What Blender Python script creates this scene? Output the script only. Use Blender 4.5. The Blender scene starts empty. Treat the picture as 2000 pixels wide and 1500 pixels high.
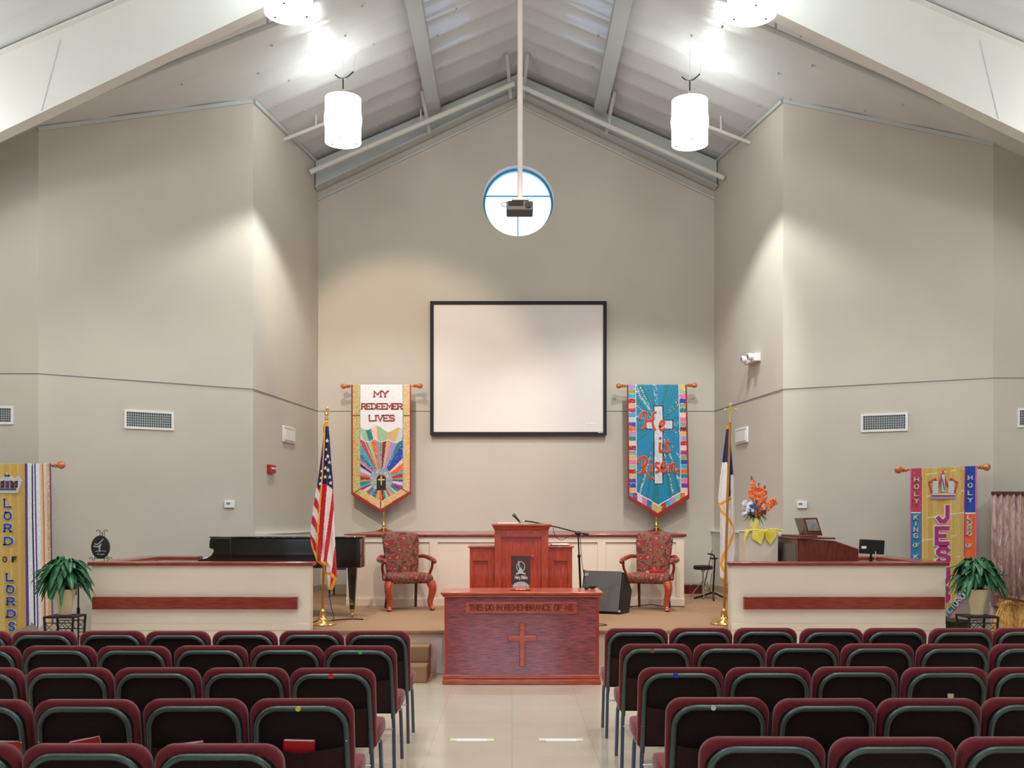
import bpy, bmesh, math, random
from mathutils import Vector, Matrix
random.seed(7)
S = bpy.context.scene
C = S.collection
K = 2000.0; EYE = 1.72; HZ = 1010.0
# ---------------------------------------------------------------- camera, world, exposure
cd = bpy.data.cameras.new('camera'); cam = bpy.data.objects.new('camera', cd); C.objects.link(cam)
cam.location = (0, 0, EYE); cam.rotation_euler = (math.pi/2, 0, 0)
cd.sensor_width = 36; cd.lens = 36; cd.shift_y = 0.13; cd.clip_start = .05; cd.clip_end = 200
S.camera = cam
S.view_settings.view_transform = 'Standard'; S.view_settings.look = 'None'
S.view_settings.exposure = -0.1; S.view_settings.gamma = 1; S.view_settings.use_curve_mapping = False
S.cycles.max_bounces = 8; S.cycles.diffuse_bounces = 5; S.cycles.glossy_bounces = 3
S.cycles.caustics_reflective = False; S.cycles.caustics_refractive = False
S.cycles.sample_clamp_indirect = 6
w = bpy.data.worlds.new('sky'); S.world = w; w.use_nodes = True
w.node_tree.nodes['Background'].inputs[0].default_value = (.45, .68, 1, 1)
w.node_tree.nodes['Background'].inputs[1].default_value = 4

def light(kind, name, loc, energy, col, target=None, **kw):
    d = bpy.data.lights.new(name, kind); d.energy = energy; d.color = col
    for k, v in kw.items(): setattr(d, k, v)
    o = bpy.data.objects.new(name, d); C.objects.link(o); o.location = loc
    if target is not None:
        o.rotation_euler = (Vector(target)-Vector(loc)).to_track_quat('-Z', 'Y').to_euler()
    return o
COOL = (.97, 1.0, .985); WARM = (1, .74, .56)
# pendants further back in the hall and over the side aisles (all outside the frame)
for i, (x, y, e) in enumerate([(-2.3, 6.8, 130), (2.5, 6.8, 130), (-2.3, 3.0, 130), (2.5, 3.0, 130), (-2.3, -1, 70), (2.5, -1, 70)]):
    light('POINT', 'hall_pendant_light', (x, y, 6.9), e, COOL, shadow_soft_size=.25)
for x, y in [(-6.4, 10.2), (6.6, 10.2), (-6.4, 5.5), (6.6, 5.5)]:
    light('POINT', 'aisle_pendant_light', (x, y, 5.3), 100, COOL, shadow_soft_size=.25)
# stage track spots on the roof frame
light('SPOT', 'stage_spot', (-2.85, 11.3, 6.8), 800, WARM, (-1.8, 17.2, 3.75), spot_size=math.radians(45), spot_blend=.5, shadow_soft_size=.06)
light('SPOT', 'stage_spot', (2.9, 11.4, 7.6), 650, (1, .93, .86), (1.7, 16.2, 2.0), spot_size=math.radians(52), spot_blend=.5, shadow_soft_size=.06)
light('SPOT', 'stage_spot', (.3, 9.6, 8.0), 1000, WARM, (.1, 13.2, .5), spot_size=math.radians(44), spot_blend=.6, shadow_soft_size=.08)
# daylight from the entrance windows behind the camera
light('AREA', 'entrance_daylight', (0, -6.3, 2.4), 120, (.55, .72, 1), (0, 5, 1.6), shape='RECTANGLE', size=4, size_y=1.8)

# ---------------------------------------------------------------- materials
def lin(c):
    return tuple(((x/255)/12.92 if x/255 <= .04045 else ((x/255+.055)/1.055)**2.4) for x in c)+(1,)
def M(name, col, rough=.5, metal=0, coat=0, em=None, es=0, n=0, ns=8, st=(1, 1, 1), bump=0, bs=None, col2=None, trans=0, sheen=0, ior=None, alpha=1, detail=4, ramp=(.35, .65), bst=None):
    m = bpy.data.materials.new(name); m.use_nodes = True
    nt = m.node_tree; b = nt.nodes['Principled BSDF']; L = nt.links
    c = lin(col); b.inputs['Base Color'].default_value = c
    b.inputs['Roughness'].default_value = rough; b.inputs['Metallic'].default_value = metal
    b.inputs['Coat Weight'].default_value = coat; b.inputs['Coat Roughness'].default_value = .12
    b.inputs['Transmission Weight'].default_value = trans
    b.inputs['Sheen Weight'].default_value = sheen
    if sheen: b.inputs['Sheen Roughness'].default_value = .4
    if alpha < 1: b.inputs['Alpha'].default_value = alpha
    if ior: b.inputs['IOR'].default_value = ior
    if em: b.inputs['Emission Color'].default_value = lin(em); b.inputs['Emission Strength'].default_value = es
    tc = nt.nodes.new('ShaderNodeTexCoord')
    def noise(scale, stretch):
        mp = nt.nodes.new('ShaderNodeMapping'); mp.inputs['Scale'].default_value = stretch
        L.new(tc.outputs['Object'], mp.inputs[0])
        t = nt.nodes.new('ShaderNodeTexNoise'); t.inputs['Scale'].default_value = scale; t.inputs['Detail'].default_value = detail
        L.new(mp.outputs[0], t.inputs['Vector']); return t
    if n or col2:
        t = noise(ns, st); r = nt.nodes.new('ShaderNodeValToRGB')
        r.color_ramp.elements[0].position = ramp[0]; r.color_ramp.elements[1].position = ramp[1]
        if col2: a_, b_ = c, lin(col2)
        else: a_ = tuple(x*(1-n) for x in c[:3])+(1,); b_ = tuple(min(1, x*(1+n)) for x in c[:3])+(1,)
        r.color_ramp.elements[0].color = a_; r.color_ramp.elements[1].color = b_
        L.new(t.outputs['Fac'], r.inputs[0]); L.new(r.outputs[0], b.inputs['Base Color'])
    if bump:
        t = noise(bs or ns*3, bst or st); bp = nt.nodes.new('ShaderNodeBump'); bp.inputs['Strength'].default_value = bump; bp.inputs['Distance'].default_value = .01
        L.new(t.outputs['Fac'], bp.inputs['Height']); L.new(bp.outputs[0], b.inputs['Normal'])
    return m
def ramp_mat(name, stops, rough, scale, st=(1, 1, 1), kind='noise', coat=0, bump=0, dist=0):
    m = M(name, (128, 128, 128), rough, coat=coat); nt = m.node_tree; L = nt.links; b = nt.nodes['Principled BSDF']
    tc = nt.nodes.new('ShaderNodeTexCoord'); mp = nt.nodes.new('ShaderNodeMapping'); mp.inputs['Scale'].default_value = st
    L.new(tc.outputs['Object'], mp.inputs[0])
    if kind == 'noise':
        t = nt.nodes.new('ShaderNodeTexNoise'); t.inputs['Scale'].default_value = scale; t.inputs['Detail'].default_value = 5; t.inputs['Distortion'].default_value = dist; out = t.outputs['Fac']
    else:
        t0 = nt.nodes.new('ShaderNodeTexNoise'); t0.inputs['Scale'].default_value = scale*.7; L.new(mp.outputs[0], t0.inputs['Vector'])
        mx = nt.nodes.new('ShaderNodeMix'); mx.data_type = 'VECTOR'; mx.inputs[0].default_value = .12
        L.new(mp.outputs[0], mx.inputs[4]); L.new(t0.outputs['Color'], mx.inputs[5])
        t = nt.nodes.new('ShaderNodeTexVoronoi'); t.inputs['Scale'].default_value = scale; L.new(mx.outputs[1], t.inputs['Vector']); out = t.outputs['Distance']
    if kind == 'noise': L.new(mp.outputs[0], t.inputs['Vector'])
    r = nt.nodes.new('ShaderNodeValToRGB'); cr = r.color_ramp
    while len(cr.elements) < len(stops): cr.elements.new(.5)
    for e, (p, c) in zip(cr.elements, stops): e.position = p; e.color = lin(c)
    L.new(out, r.inputs[0]); L.new(r.outputs[0], b.inputs['Base Color'])
    if bump:
        bp = nt.nodes.new('ShaderNodeBump'); bp.inputs['Strength'].default_value = bump; bp.inputs['Distance'].default_value = .01
        L.new(out, bp.inputs['Height']); L.new(bp.outputs[0], b.inputs['Normal'])
    return m

m_wall = M('wall_paint', (194, 188, 176), .7, n=.025, ns=1.2, bump=.05, bs=60)
m_ceil = M('vinyl_ceiling', (206, 208, 209), .3, n=.03, ns=.8, coat=.3, bump=.35, bs=3.5, bst=(1.6, 5, 1.6))
m_steel = M('white_painted_steel', (214, 213, 208), .45, n=.02, ns=2)
m_steelg = M('grey_white_painted_steel', (190, 194, 194), .5, n=.03, ns=2)
m_cream = M('cream_painted_panel', (234, 219, 204), .5, n=.02, ns=2)
m_white = M('white_plastic', (228, 228, 226), .4, n=.02, ns=5)
m_paper = M('paper', (240, 240, 238), .7, n=.03, ns=20)
m_tape = M('masking_tape', (226, 220, 184), .5, n=.04, ns=20)
m_carpet = M('tan_carpet', (154, 122, 94), .95, n=.10, ns=160, bump=.4, bs=400)
m_base = M('tan_vinyl_base', (160, 142, 120), .6, n=.05, ns=6)
WD = ((112, 34, 24), (150, 56, 36))
m_wood = M('cherry_wood', WD[0], .28, coat=.5, col2=WD[1], ns=7, st=(1, 6, 14), bump=.15, bs=30, bst=(.6, 4, 14))
m_woodv = M('cherry_wood_upright_grain', (150, 46, 26), .32, coat=.4, col2=(188, 74, 42), ns=6, st=(14, 6, 1), bump=.12, bs=26, bst=(14, 4, .6))
m_tabf = M('sheen_tinted_front_wood', (100, 32, 50), .26, coat=1, col2=(170, 70, 72), ns=9, st=(1, 4, 9), bump=.9, bs=16, bst=(1, 4, 6), ramp=(.3, .7))  # purple tint puts a bluish reflected sheen into the cherry colour
m_tabt = M('table_top_wood', (156, 52, 32), .3, coat=.6, col2=(192, 84, 52), ns=7, st=(1, 6, 10), bump=.15, bs=30, bst=(.5, 5, 10))  # orange tone includes the light falling on table top and base
m_dkwood = M('dark_walnut', (86, 34, 24), .35, coat=.4, col2=(112, 46, 30), ns=6, st=(6, 6, 1), bump=.1, bs=20)
m_organg = M('organ_back_cloth', (96, 84, 82), .8, n=.12, ns=14)
m_burg = M('burgundy_fabric', (108, 26, 36), .9, n=.10, ns=90, sheen=.25, bump=.25, bs=260)  # backrest fabric, darker than the seat to carry shade in its colour
m_seatf = M('burgundy_seat_fabric', (128, 36, 48), .9, n=.10, ns=90, sheen=.25, bump=.25, bs=260)
m_backf = M('dark_brown_fabric', (27, 11, 10), .95, n=.3, ns=120, bump=.2, bs=240)  # dark brown fabric, deepened further with the shade on the chair backs
m_pock = M('dark_maroon_pocket_fabric', (46, 19, 18), .95, n=.25, ns=120)
m_tube = M('green_grey_hammered_steel', (84, 98, 96), .34, metal=.55, n=.12, ns=200, bump=.1, bs=300)
m_leg = M('blue_grey_steel', (92, 104, 120), .28, metal=.7, n=.1, ns=90)
m_black = M('black_plastic', (18, 18, 20), .42, n=.2, ns=20)
m_blackm = M('black_metal', (22, 22, 24), .35, metal=.4, n=.2, ns=30)
m_lacq = M('black_piano_lacquer', (8, 9, 9), .06, coat=1, n=.1, ns=3)
m_chrome = M('chrome', (205, 208, 212), .18, metal=1, n=.04, ns=30)
m_brass = M('polished_brass', (226, 178, 104), .22, metal=1, n=.06, ns=20)
m_gold = M('gold_metal', (226, 196, 140), .3, metal=.8, n=.06, ns=20)
m_goldw = M('gilded_wood_pole', (186, 128, 56), .35, metal=.5, n=.08, ns=30)
m_screen = M('projection_screen_fabric', (226, 221, 217), .85, n=.01, ns=3)
m_blk_frame = M('black_felt_frame', (34, 28, 34), .8, n=.15, ns=30)
m_grey = M('grey_grille_cloth', (92, 92, 94), .85, n=.2, ns=150, bump=.2, bs=300)
m_dark = M('dark_void', (30, 32, 34), .9, n=.1, ns=8)
m_vent = M('grey_register_void', (92, 98, 98), .9, n=.1, ns=8)
m_red = M('red_plastic', (178, 28, 26), .4, n=.04, ns=20)
m_redbk = M('red_book_cloth', (196, 24, 30), .5, n=.05, ns=40)
m_fl_glass = M('window_glass', (235, 248, 255), .02, alpha=.1, n=.005, ns=2)
m_blue = M('blue_window_frame', (60, 150, 190), .4, n=.03, ns=8)
m_shade = M('lit_white_shade', (250, 252, 250), .6, em=(240, 255, 250), es=5, n=.01, ns=4)
m_terr = M('cream_ceramic', (214, 196, 160), .5, n=.06, ns=9)
m_iron = M('wrought_iron', (44, 32, 30), .5, metal=.5, n=.15, ns=40)
m_leaf = M('dark_green_leaf', (16, 66, 34), .35, col2=(48, 118, 72), ns=11, ramp=(.3, .72))
m_leaf2 = M('grey_green_leaf', (52, 78, 50), .5, col2=(90, 118, 86), ns=20)
m_orange = M('orange_petal', (236, 96, 44), .6, col2=(252, 150, 100), ns=30)
m_orange2 = M('deep_orange_petal', (206, 64, 26), .6, col2=(240, 120, 60), ns=40)
m_carve = M('carved_wood', (126, 42, 30), .5, n=.1, ns=20)
m_bloom = M('white_bloom', (206, 212, 228), .6, col2=(246, 246, 250), ns=40)
m_blueb = M('blue_petal', (60, 92, 140), .6, n=.2, ns=40)
m_yel = M('yellow_satin', (222, 196, 44), .35, col2=(246, 232, 110), ns=9, sheen=.3)
m_yelglass = M('yellow_glass', (236, 232, 170), .12, coat=.4, n=.06, ns=10)
m_straw = M('straw', (186, 120, 50), .9, col2=(240, 200, 130), ns=40, st=(1, 1, .25), bump=.8, bs=60)
m_brown = M('brown_board', (92, 48, 34), .8, n=.25, ns=12)
m_tap = ramp_mat('floral_tapestry', [(0, (214, 128, 92)), (.1, (176, 84, 60)), (.2, (132, 116, 74)), (.28, (112, 28, 36)), (.45, (132, 40, 40)), (.58, (104, 92, 66)), (.7, (96, 28, 34))], .85, 12, kind='vor')
m_rust = ramp_mat('weathered_corrugated_metal', [(.25, (116, 70, 72)), (.4, (158, 118, 124)), (.5, (182, 158, 142)), (.58, (146, 104, 108)), (.68, (222, 216, 220))], .6, 9, st=(2.2, 2, .45), dist=.6)
m_finial = M('amber_turned_wood', (166, 82, 48), .25, coat=.6, col2=(206, 130, 78), ns=30)
m_straw2 = M('pale_straw_strand', (232, 190, 112), .8, n=.15, ns=30)
m_cable = M('black_rubber_cable', (20, 19, 20), .6, n=.1, ns=30)
m_seam = M('grey_line', (128, 128, 130), .6, n=.05, ns=10)
m_char = M('charcoal_plaque', (34, 34, 38), .35, n=.3, ns=14, coat=.3)
m_silver = M('silver_engraving', (196, 204, 206), .35, metal=.6, n=.08, ns=40)
m_bible = M('dark_brown_leather', (70, 30, 28), .45, n=.15, ns=40)
m_pinkw = M('blue_tape', (60, 170, 200), .4, n=.05, ns=8)

def floor_material():
    m = M('polished_beige_tile', (206, 196, 178), .16, coat=.35); nt = m.node_tree; L = nt.links; b = nt.nodes['Principled BSDF']
    tc = nt.nodes.new('ShaderNodeTexCoord')
    br = nt.nodes.new('ShaderNodeTexBrick'); br.offset = 0; br.inputs['Scale'].default_value = 1
    br.inputs['Brick Width'].default_value = .61; br.inputs['Row Height'].default_value = .61; br.inputs['Mortar Size'].default_value = .0025
    br.inputs['Color1'].default_value = lin((220, 208, 188)); br.inputs['Color2'].default_value = lin((216, 205, 186)); br.inputs['Mortar'].default_value = lin((200, 189, 170))
    L.new(tc.outputs['Object'], br.inputs['Vector'])
    t = nt.nodes.new('ShaderNodeTexNoise'); t.inputs['Scale'].default_value = 1.7; t.inputs['Detail'].default_value = 6; L.new(tc.outputs['Object'], t.inputs['Vector'])
    mx = nt.nodes.new('ShaderNodeMix'); mx.data_type = 'RGBA'; mx.blend_type = 'MULTIPLY'; mx.inputs[0].default_value = .1
    L.new(br.outputs['Color'], mx.inputs[6]); L.new(t.outputs['Fac'], mx.inputs[7]); L.new(mx.outputs[2], b.inputs['Base Color'])
    rr = nt.nodes.new('ShaderNodeMapRange'); rr.inputs[3].default_value = .1; rr.inputs[4].default_value = .26; L.new(t.outputs['Fac'], rr.inputs[0]); L.new(rr.outputs[0], b.inputs['Roughness'])
    return m
m_floor = floor_material()

# satin palette for the banners and flags
PAL = {}
def sat(k, c, rough=.42, metal=.1, n=.1):
    PAL[k] = M('satin_'+k, c, rough, metal=metal, n=n, ns=30, st=(3, 1, .6), sheen=.2)
for k, c in dict(white=(226, 228, 232), red=(186, 28, 40), orange=(228, 96, 32), gold=(208, 180, 108), oldgold=(202, 164, 84), teal=(22, 122, 138), aqua=(40, 168, 196), blue=(28, 64, 170), navy=(30, 30, 84), purple=(92, 60, 150), lilac=(166, 140, 190), pink=(222, 110, 160), magenta=(170, 42, 120), olive=(150, 156, 92), mint=(150, 190, 150), tan=(206, 168, 120), maroon=(120, 30, 40), grey=(140, 148, 160), sky=(20, 132, 176), brown=(120, 84, 44), black=(34, 28, 34), crimson=(150, 40, 30), flagred=(206, 24, 40), flagwhite=(236, 226, 224), rose=(190, 60, 84), silver=(198, 200, 206), peach=(232, 196, 176), fringe=(240, 168, 36)).items():
    sat(k, c, n=.06)
PAL['glit'] = M('white_sequin', (245, 245, 245), .22, metal=.35, em=None, n=.02)
PK = list(PAL); PM = [PAL[k] for k in PK]; PI = {k: i for i, k in enumerate(PK)}

# ---------------------------------------------------------------- mesh helpers
def P(px, py, Y): return ((px-1000)*Y/K, Y, EYE-(py-HZ)*Y/K)
class MB:
    def __init__(s): s.v = []; s.f = []; s.m = []
    def add(s, vs, fs, mi=0):
        o = len(s.v); s.v += [tuple(a) for a in vs]
        for f in fs: s.f.append([o+i for i in f]); s.m.append(mi)
        return s
    def box(s, x0, x1, y0, y1, z0, z1, mi=0):
        v = [(x, y, z) for z in (z0, z1) for y in (y0, y1) for x in (x0, x1)]
        return s.add(v, [(0, 2, 3, 1), (4, 5, 7, 6), (0, 1, 5, 4), (2, 6, 7, 3), (0, 4, 6, 2), (1, 3, 7, 5)], mi)
    def tube(s, pts, r, n=8, mi=0, closed=False, sq=None):
        pts = [Vector(p) for p in pts]; N = len(pts)
        rs = r if isinstance(r, (list, tuple)) else [r]*N
        t0 = (pts[1]-pts[0]).normalized()
        up = Vector((0, 0, 1)) if abs(t0.z) < .9 else Vector((0, 1, 0))
        a = t0.cross(up).normalized(); vs = []
        for i in range(N):
            if closed: t = (pts[(i+1) % N]-pts[i-1]).normalized()
            else: t = (pts[min(i+1, N-1)]-pts[max(i-1, 0)]).normalized()
            a = (a-t*a.dot(t)).normalized(); b = t.cross(a)
            for k in range(n):
                q = 2*math.pi*(k+.5)/n; ca, sb = math.cos(q), math.sin(q)
                if sq: ca *= sq
                vs.append(pts[i]+a*(rs[i]*ca)+b*(rs[i]*sb))
        fs = []
        for i in range(N if closed else N-1):
            j = (i+1) % N
            for k in range(n):
                l = (k+1) % n; fs.append((i*n+k, i*n+l, j*n+l, j*n+k))
        if not closed: fs += [tuple(range(n))[::-1], tuple((N-1)*n+k for k in range(n))]
        return s.add(vs, fs, mi)
    def bar(s, p, q, w, d, mi=0, up=(0, 0, 1)):
        p, q = Vector(p), Vector(q); t = (q-p).normalized(); u = Vector(up)
        if abs(t.dot(u)) > .95: u = Vector((0, 1, 0))
        a = t.cross(u).normalized()*w/2; b = a.cross(t).normalized()*d/2
        v = [p-a-b, p+a-b, p+a+b, p-a+b, q-a-b, q+a-b, q+a+b, q-a+b]
        return s.add(v, [(0, 1, 2, 3), (7, 6, 5, 4), (0, 4, 5, 1), (1, 5, 6, 2), (2, 6, 7, 3), (3, 7, 4, 0)], mi)
    def lathe(s, prof, n=20, c=(0, 0, 0), mi=0, ax='z'):
        vs = []; fs = []
        for r, h in prof:
            for k in range(n):
                q = 2*math.pi*k/n; a, b = r*math.cos(q), r*math.sin(q)
                vs.append((c[0]+a, c[1]+b, c[2]+h) if ax == 'z' else (c[0]+h, c[1]+a, c[2]+b) if ax == 'x' else (c[0]+a, c[1]+h, c[2]+b))
        for i in range(len(prof)-1):
            for k in range(n):
                l = (k+1) % n; fs.append((i*n+k, i*n+l, (i+1)*n+l, (i+1)*n+k))
        fs += [tuple(range(n))[::-1], tuple((len(prof)-1)*n+k for k in range(n))]
        return s.add(vs, fs, mi)
    def prism(s, poly, a, b, ax='y', mi=0):
        f = {'y': lambda u, v, t: (u, t, v), 'x': lambda u, v, t: (t, u, v), 'z': lambda u, v, t: (u, v, t)}[ax]
        n = len(poly); vs = [f(u, v, a) for u, v in poly]+[f(u, v, b) for u, v in poly]
        fs = [tuple(range(n)), tuple(range(n, 2*n))[::-1]]+[(i, i+n, (i+1) % n+n, (i+1) % n) for i in range(n)]
        return s.add(vs, fs, mi)
    def ell(s, c, r, n=10, mi=0):
        rx, ry, rz = r if isinstance(r, tuple) else (r, r, r); vs = []; fs = []
        h = n//2
        for i in range(1, h):
            t = math.pi*i/h
            for k in range(n):
                q = 2*math.pi*k/n; vs.append((c[0]+rx*math.sin(t)*math.cos(q), c[1]+ry*math.sin(t)*math.sin(q), c[2]+rz*math.cos(t)))
        for i in range(h-2):
            for k in range(n):
                l = (k+1) % n; fs.append((i*n+k, (i+1)*n+k, (i+1)*n+l, i*n+l))
        T = len(vs); vs += [(c[0], c[1], c[2]+rz), (c[0], c[1], c[2]-rz)]
        for k in range(n):
            l = (k+1) % n; fs.append((T, k, l)); fs.append((T+1, (h-2)*n+l, (h-2)*n+k))
        return s.add(vs, fs, mi)
    def stroke(s, pts, w, y0, y1, mi=0, fn=None):
        """flat ribbon letter stroke in the x,z plane, from y0 (front) to y1"""
        n = len(pts); L = []; R = []
        for i in range(n):
            a = Vector(pts[max(i-1, 0)]); b = Vector(pts[i]); c = Vector(pts[min(i+1, n-1)])
            d1 = (b-a) if i > 0 else (c-b); d2 = (c-b) if i < n-1 else (b-a)
            if d1.length < 1e-9 or d2.length < 1e-9: d1 = d2 = (c-a)
            d1.normalize(); d2.normalize(); nn = Vector((-d1.y-d2.y, d1.x+d2.x))
            if nn.length < 1e-6: nn = Vector((-d1.y, d1.x))
            nn.normalize(); k = max(.45, nn.dot(Vector((-d1.y, d1.x)))); e = nn*(w/2/k)
            if i == 0: b = b-d2*w*.25
            if i == n-1: b = b+d1*w*.25
            L.append(b+e); R.append(b-e)
        g = fn or (lambda x, z, y: (x, y, z))
        vs = [g(p.x, p.y, y0) for p in L]+[g(p.x, p.y, y0) for p in R]+[g(p.x, p.y, y1) for p in L]+[g(p.x, p.y, y1) for p in R]
        fs = []
        for i in range(n-1):
            fs += [(i, i+1, n+i+1, n+i), (2*n+i, 3*n+i, 3*n+i+1, 2*n+i+1), (i, 2*n+i, 2*n+i+1, i+1), (n+i, n+i+1, 3*n+i+1, 3*n+i)]
        fs += [(0, n, 3*n, 2*n), (n-1, 3*n-1, 4*n-1, 2*n-1)]
        return s.add(vs, fs, mi)
    def xf(s, mtx):
        s.v = [tuple(mtx @ Vector(v)) for v in s.v]; return s
    def build(s, name, mats, parent=None, bevel=0, smooth=True, seg=2, label=None, sub=0, fix=True, solid=0, ang=38):
        me = bpy.data.meshes.new(name); me.from_pydata(s.v, [], s.f)
        for m in (mats if isinstance(mats, (list, tuple)) else [mats]): me.materials.append(m)
        me.polygons.foreach_set('material_index', s.m)
        if fix:
            bm = bmesh.new(); bm.from_mesh(me); bmesh.ops.recalc_face_normals(bm, faces=bm.faces); bm.to_mesh(me); bm.free()
        if smooth:
            me.polygons.foreach_set('use_smooth', [True]*len(me.polygons)); me.set_sharp_from_angle(angle=math.radians(ang))
        me.update(); o = bpy.data.objects.new(name, me); C.objects.link(o)
        if parent is not None: o.parent = parent
        if label: o['label'] = label
        if bevel:
            b = o.modifiers.new('bevel', 'BEVEL'); b.width = bevel; b.segments = seg; b.limit_method = 'ANGLE'; b.angle_limit = math.radians(35)
        if sub:
            b = o.modifiers.new('sub', 'SUBSURF'); b.levels = sub; b.render_levels = sub
        if solid:
            b = o.modifiers.new('solid', 'SOLIDIFY'); b.thickness = solid; b.offset = 0
        return o
def tag(o, label, cat, group=None):
    o['label'] = label; o['category'] = cat
    if group: o['group'] = group
    return o
def thing(name, label, cat, loc=(0, 0, 0), rz=0, group=None):
    o = bpy.data.objects.new(name, None); C.objects.link(o); o.location = loc; o.rotation_euler = (0, 0, rz); o.empty_display_size = .1
    return tag(o, label, cat, group)
def struct(o): o['kind'] = 'structure'; return o
def dup(root, loc, rz, label, group=None, kids=None):
    def cp(o, par):
        c = o.copy(); C.objects.link(c)
        if par is not None: c.parent = par
        for ch in [x for x in ALLK.get(o.name, [])]: cp(ch, c)
        return c
    ALLK = {}
    for o in C.objects:
        if o.parent: ALLK.setdefault(o.parent.name, []).append(o)
    r = cp(root, None); r.location = loc; r.rotation_euler = (0, 0, rz); r['label'] = label
    if group: r['group'] = group
    return r
def smooth_pts(pts, k=6):
    out = []; n = len(pts); V = [Vector(p) for p in pts]
    for i in range(n-1):
        a = V[max(i-1, 0)]; b = V[i]; c = V[i+1]; d = V[min(i+2, n-1)]
        for j in range(k):
            t = j/k; out.append(.5*((2*b)+(c-a)*t+(2*a-5*b+4*c-d)*t*t+(3*b-a-3*c+d)*t**3))
    out.append(V[-1]); return out
def lerp_tab(tab, v):
    if v <= tab[0][0]: return tab[0][1]
    for (a, x), (b, y) in zip(tab, tab[1:]):
        if v <= b: return x+(y-x)*(v-a)/(b-a)
    return tab[-1][1]

# block letters on a unit square
_C = [(1, .8), (.75, 1), (.25, 1), (0, .75), (0, .25), (.25, 0), (.75, 0), (1, .2)]
FONT = {
 'A': [[(0, 0), (.5, 1), (1, 0)], [(.2, .38), (.8, .38)]],
 'B': [[(0, 0), (0, 1), (.65, 1), (.9, .88), (.9, .64), (.65, .53), (0, .53)], [(.65, .53), (1, .4), (1, .13), (.7, 0), (0, 0)]],
 'C': [_C], 'D': [[(0, 0), (0, 1), (.6, 1), (1, .72), (1, .28), (.6, 0), (0, 0)]],
 'E': [[(1, 1), (0, 1), (0, 0), (1, 0)], [(0, .5), (.75, .5)]], 'F': [[(1, 1), (0, 1), (0, 0)], [(0, .52), (.75, .52)]],
 'G': [_C+[(1, .46), (.6, .46)]], 'H': [[(0, 0), (0, 1)], [(1, 0), (1, 1)], [(0, .5), (1, .5)]], 'I': [[(.5, 0), (.5, 1)]],
 'J': [[(.8, 1), (.8, .25), (.55, 0), (.25, 0), (0, .25)]], 'K': [[(0, 0), (0, 1)], [(1, 1), (.05, .45)], [(.35, .6), (1, 0)]],
 'L': [[(0, 1), (0, 0), (1, 0)]], 'M': [[(0, 0), (0, 1), (.5, .35), (1, 1), (1, 0)]], 'N': [[(0, 0), (0, 1), (1, 0), (1, 1)]],
 'O': [[(.25, 1), (.75, 1), (1, .72), (1, .28), (.75, 0), (.25, 0), (0, .28), (0, .72), (.25, 1)]],
 'R': [[(0, 0), (0, 1), (.7, 1), (1, .85), (1, .62), (.7, .48), (0, .48)], [(.55, .48), (1, 0)]],
 'S': [[(1, .82), (.78, 1), (.22, 1), (0, .82), (0, .65), (.22, .53), (.78, .47), (1, .35), (1, .18), (.78, 0), (.22, 0), (0, .18)]],
 'T': [[(0, 1), (1, 1)], [(.5, 1), (.5, 0)]], 'U': [[(0, 1), (0, .25), (.25, 0), (.75, 0), (1, .25), (1, 1)]],
 'V': [[(0, 1), (.5, 0), (1, 1)]], 'Y': [[(0, 1), (.5, .5), (1, 1)], [(.5, .5), (.5, 0)]]}
def letter(mb, ch, x, z, w, h, th, y0, y1, mi=0, serif=False, fn=None):
    if ch == ' ': return
    for q_, st in enumerate(FONT[ch]):
        y0 -= .0007*q_
        mb.stroke([(x+u*w, z+v*h) for u, v in st], th, y0, y1, mi, fn)
        if serif:
            for i, (u, v) in enumerate(st):
                if v in (0, 1) and i in (0, len(st)-1):
                    mb.stroke([(x+u*w-.2*w, z+v*h), (x+u*w+.2*w, z+v*h)], th*.6, y0, y1, mi, fn)
def word(mb, s, x0, x1, z, h, th, y0, y1, mi=0, serif=False, gap=.28, fn=None):
    """letters of s spread from x0 to x1"""
    ws = [.25 if c == 'I' else .45 if c == ' ' else 1.15 if c == 'M' else 1 for c in s]
    tot = sum(ws)+gap*(len(s)-1); u = (x1-x0)/tot; x = x0
    for c, k in zip(s, ws):
        if c == 'I': letter(mb, c, x+u*k/2-u*.5, z, u, h, th, y0, y1, mi, serif, fn)
        else: letter(mb, c, x, z, u*k, h, th, y0, y1, mi, serif, fn)
        x += u*(k+gap)
def cloth(name, parent, f, nu, nv, color, Y, disp, label=None, solid=.006):
    """woven panel: f(u,v) gives the outline position in metres (x,z); color(u,v,x,z) names the satin piece"""
    mb = MB(); vs = []
    for j in range(nv+1):
        for i in range(nu+1):
            x, z = f(i/nu, j/nv); vs.append((x, Y+disp(i/nu, j/nv), z))
    mb.v = vs; W = nu+1
    for j in range(nv):
        for i in range(nu):
            x, z = f((i+.5)/nu, (j+.5)/nv)
            mb.f.append([j*W+i, j*W+i+1, (j+1)*W+i+1, (j+1)*W+i]); mb.m.append(PI[color((i+.5)/nu, (j+.5)/nv, x, z)])
    return mb.build(name, PM, parent, fix=False, solid=solid, label=label, ang=80)
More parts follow.
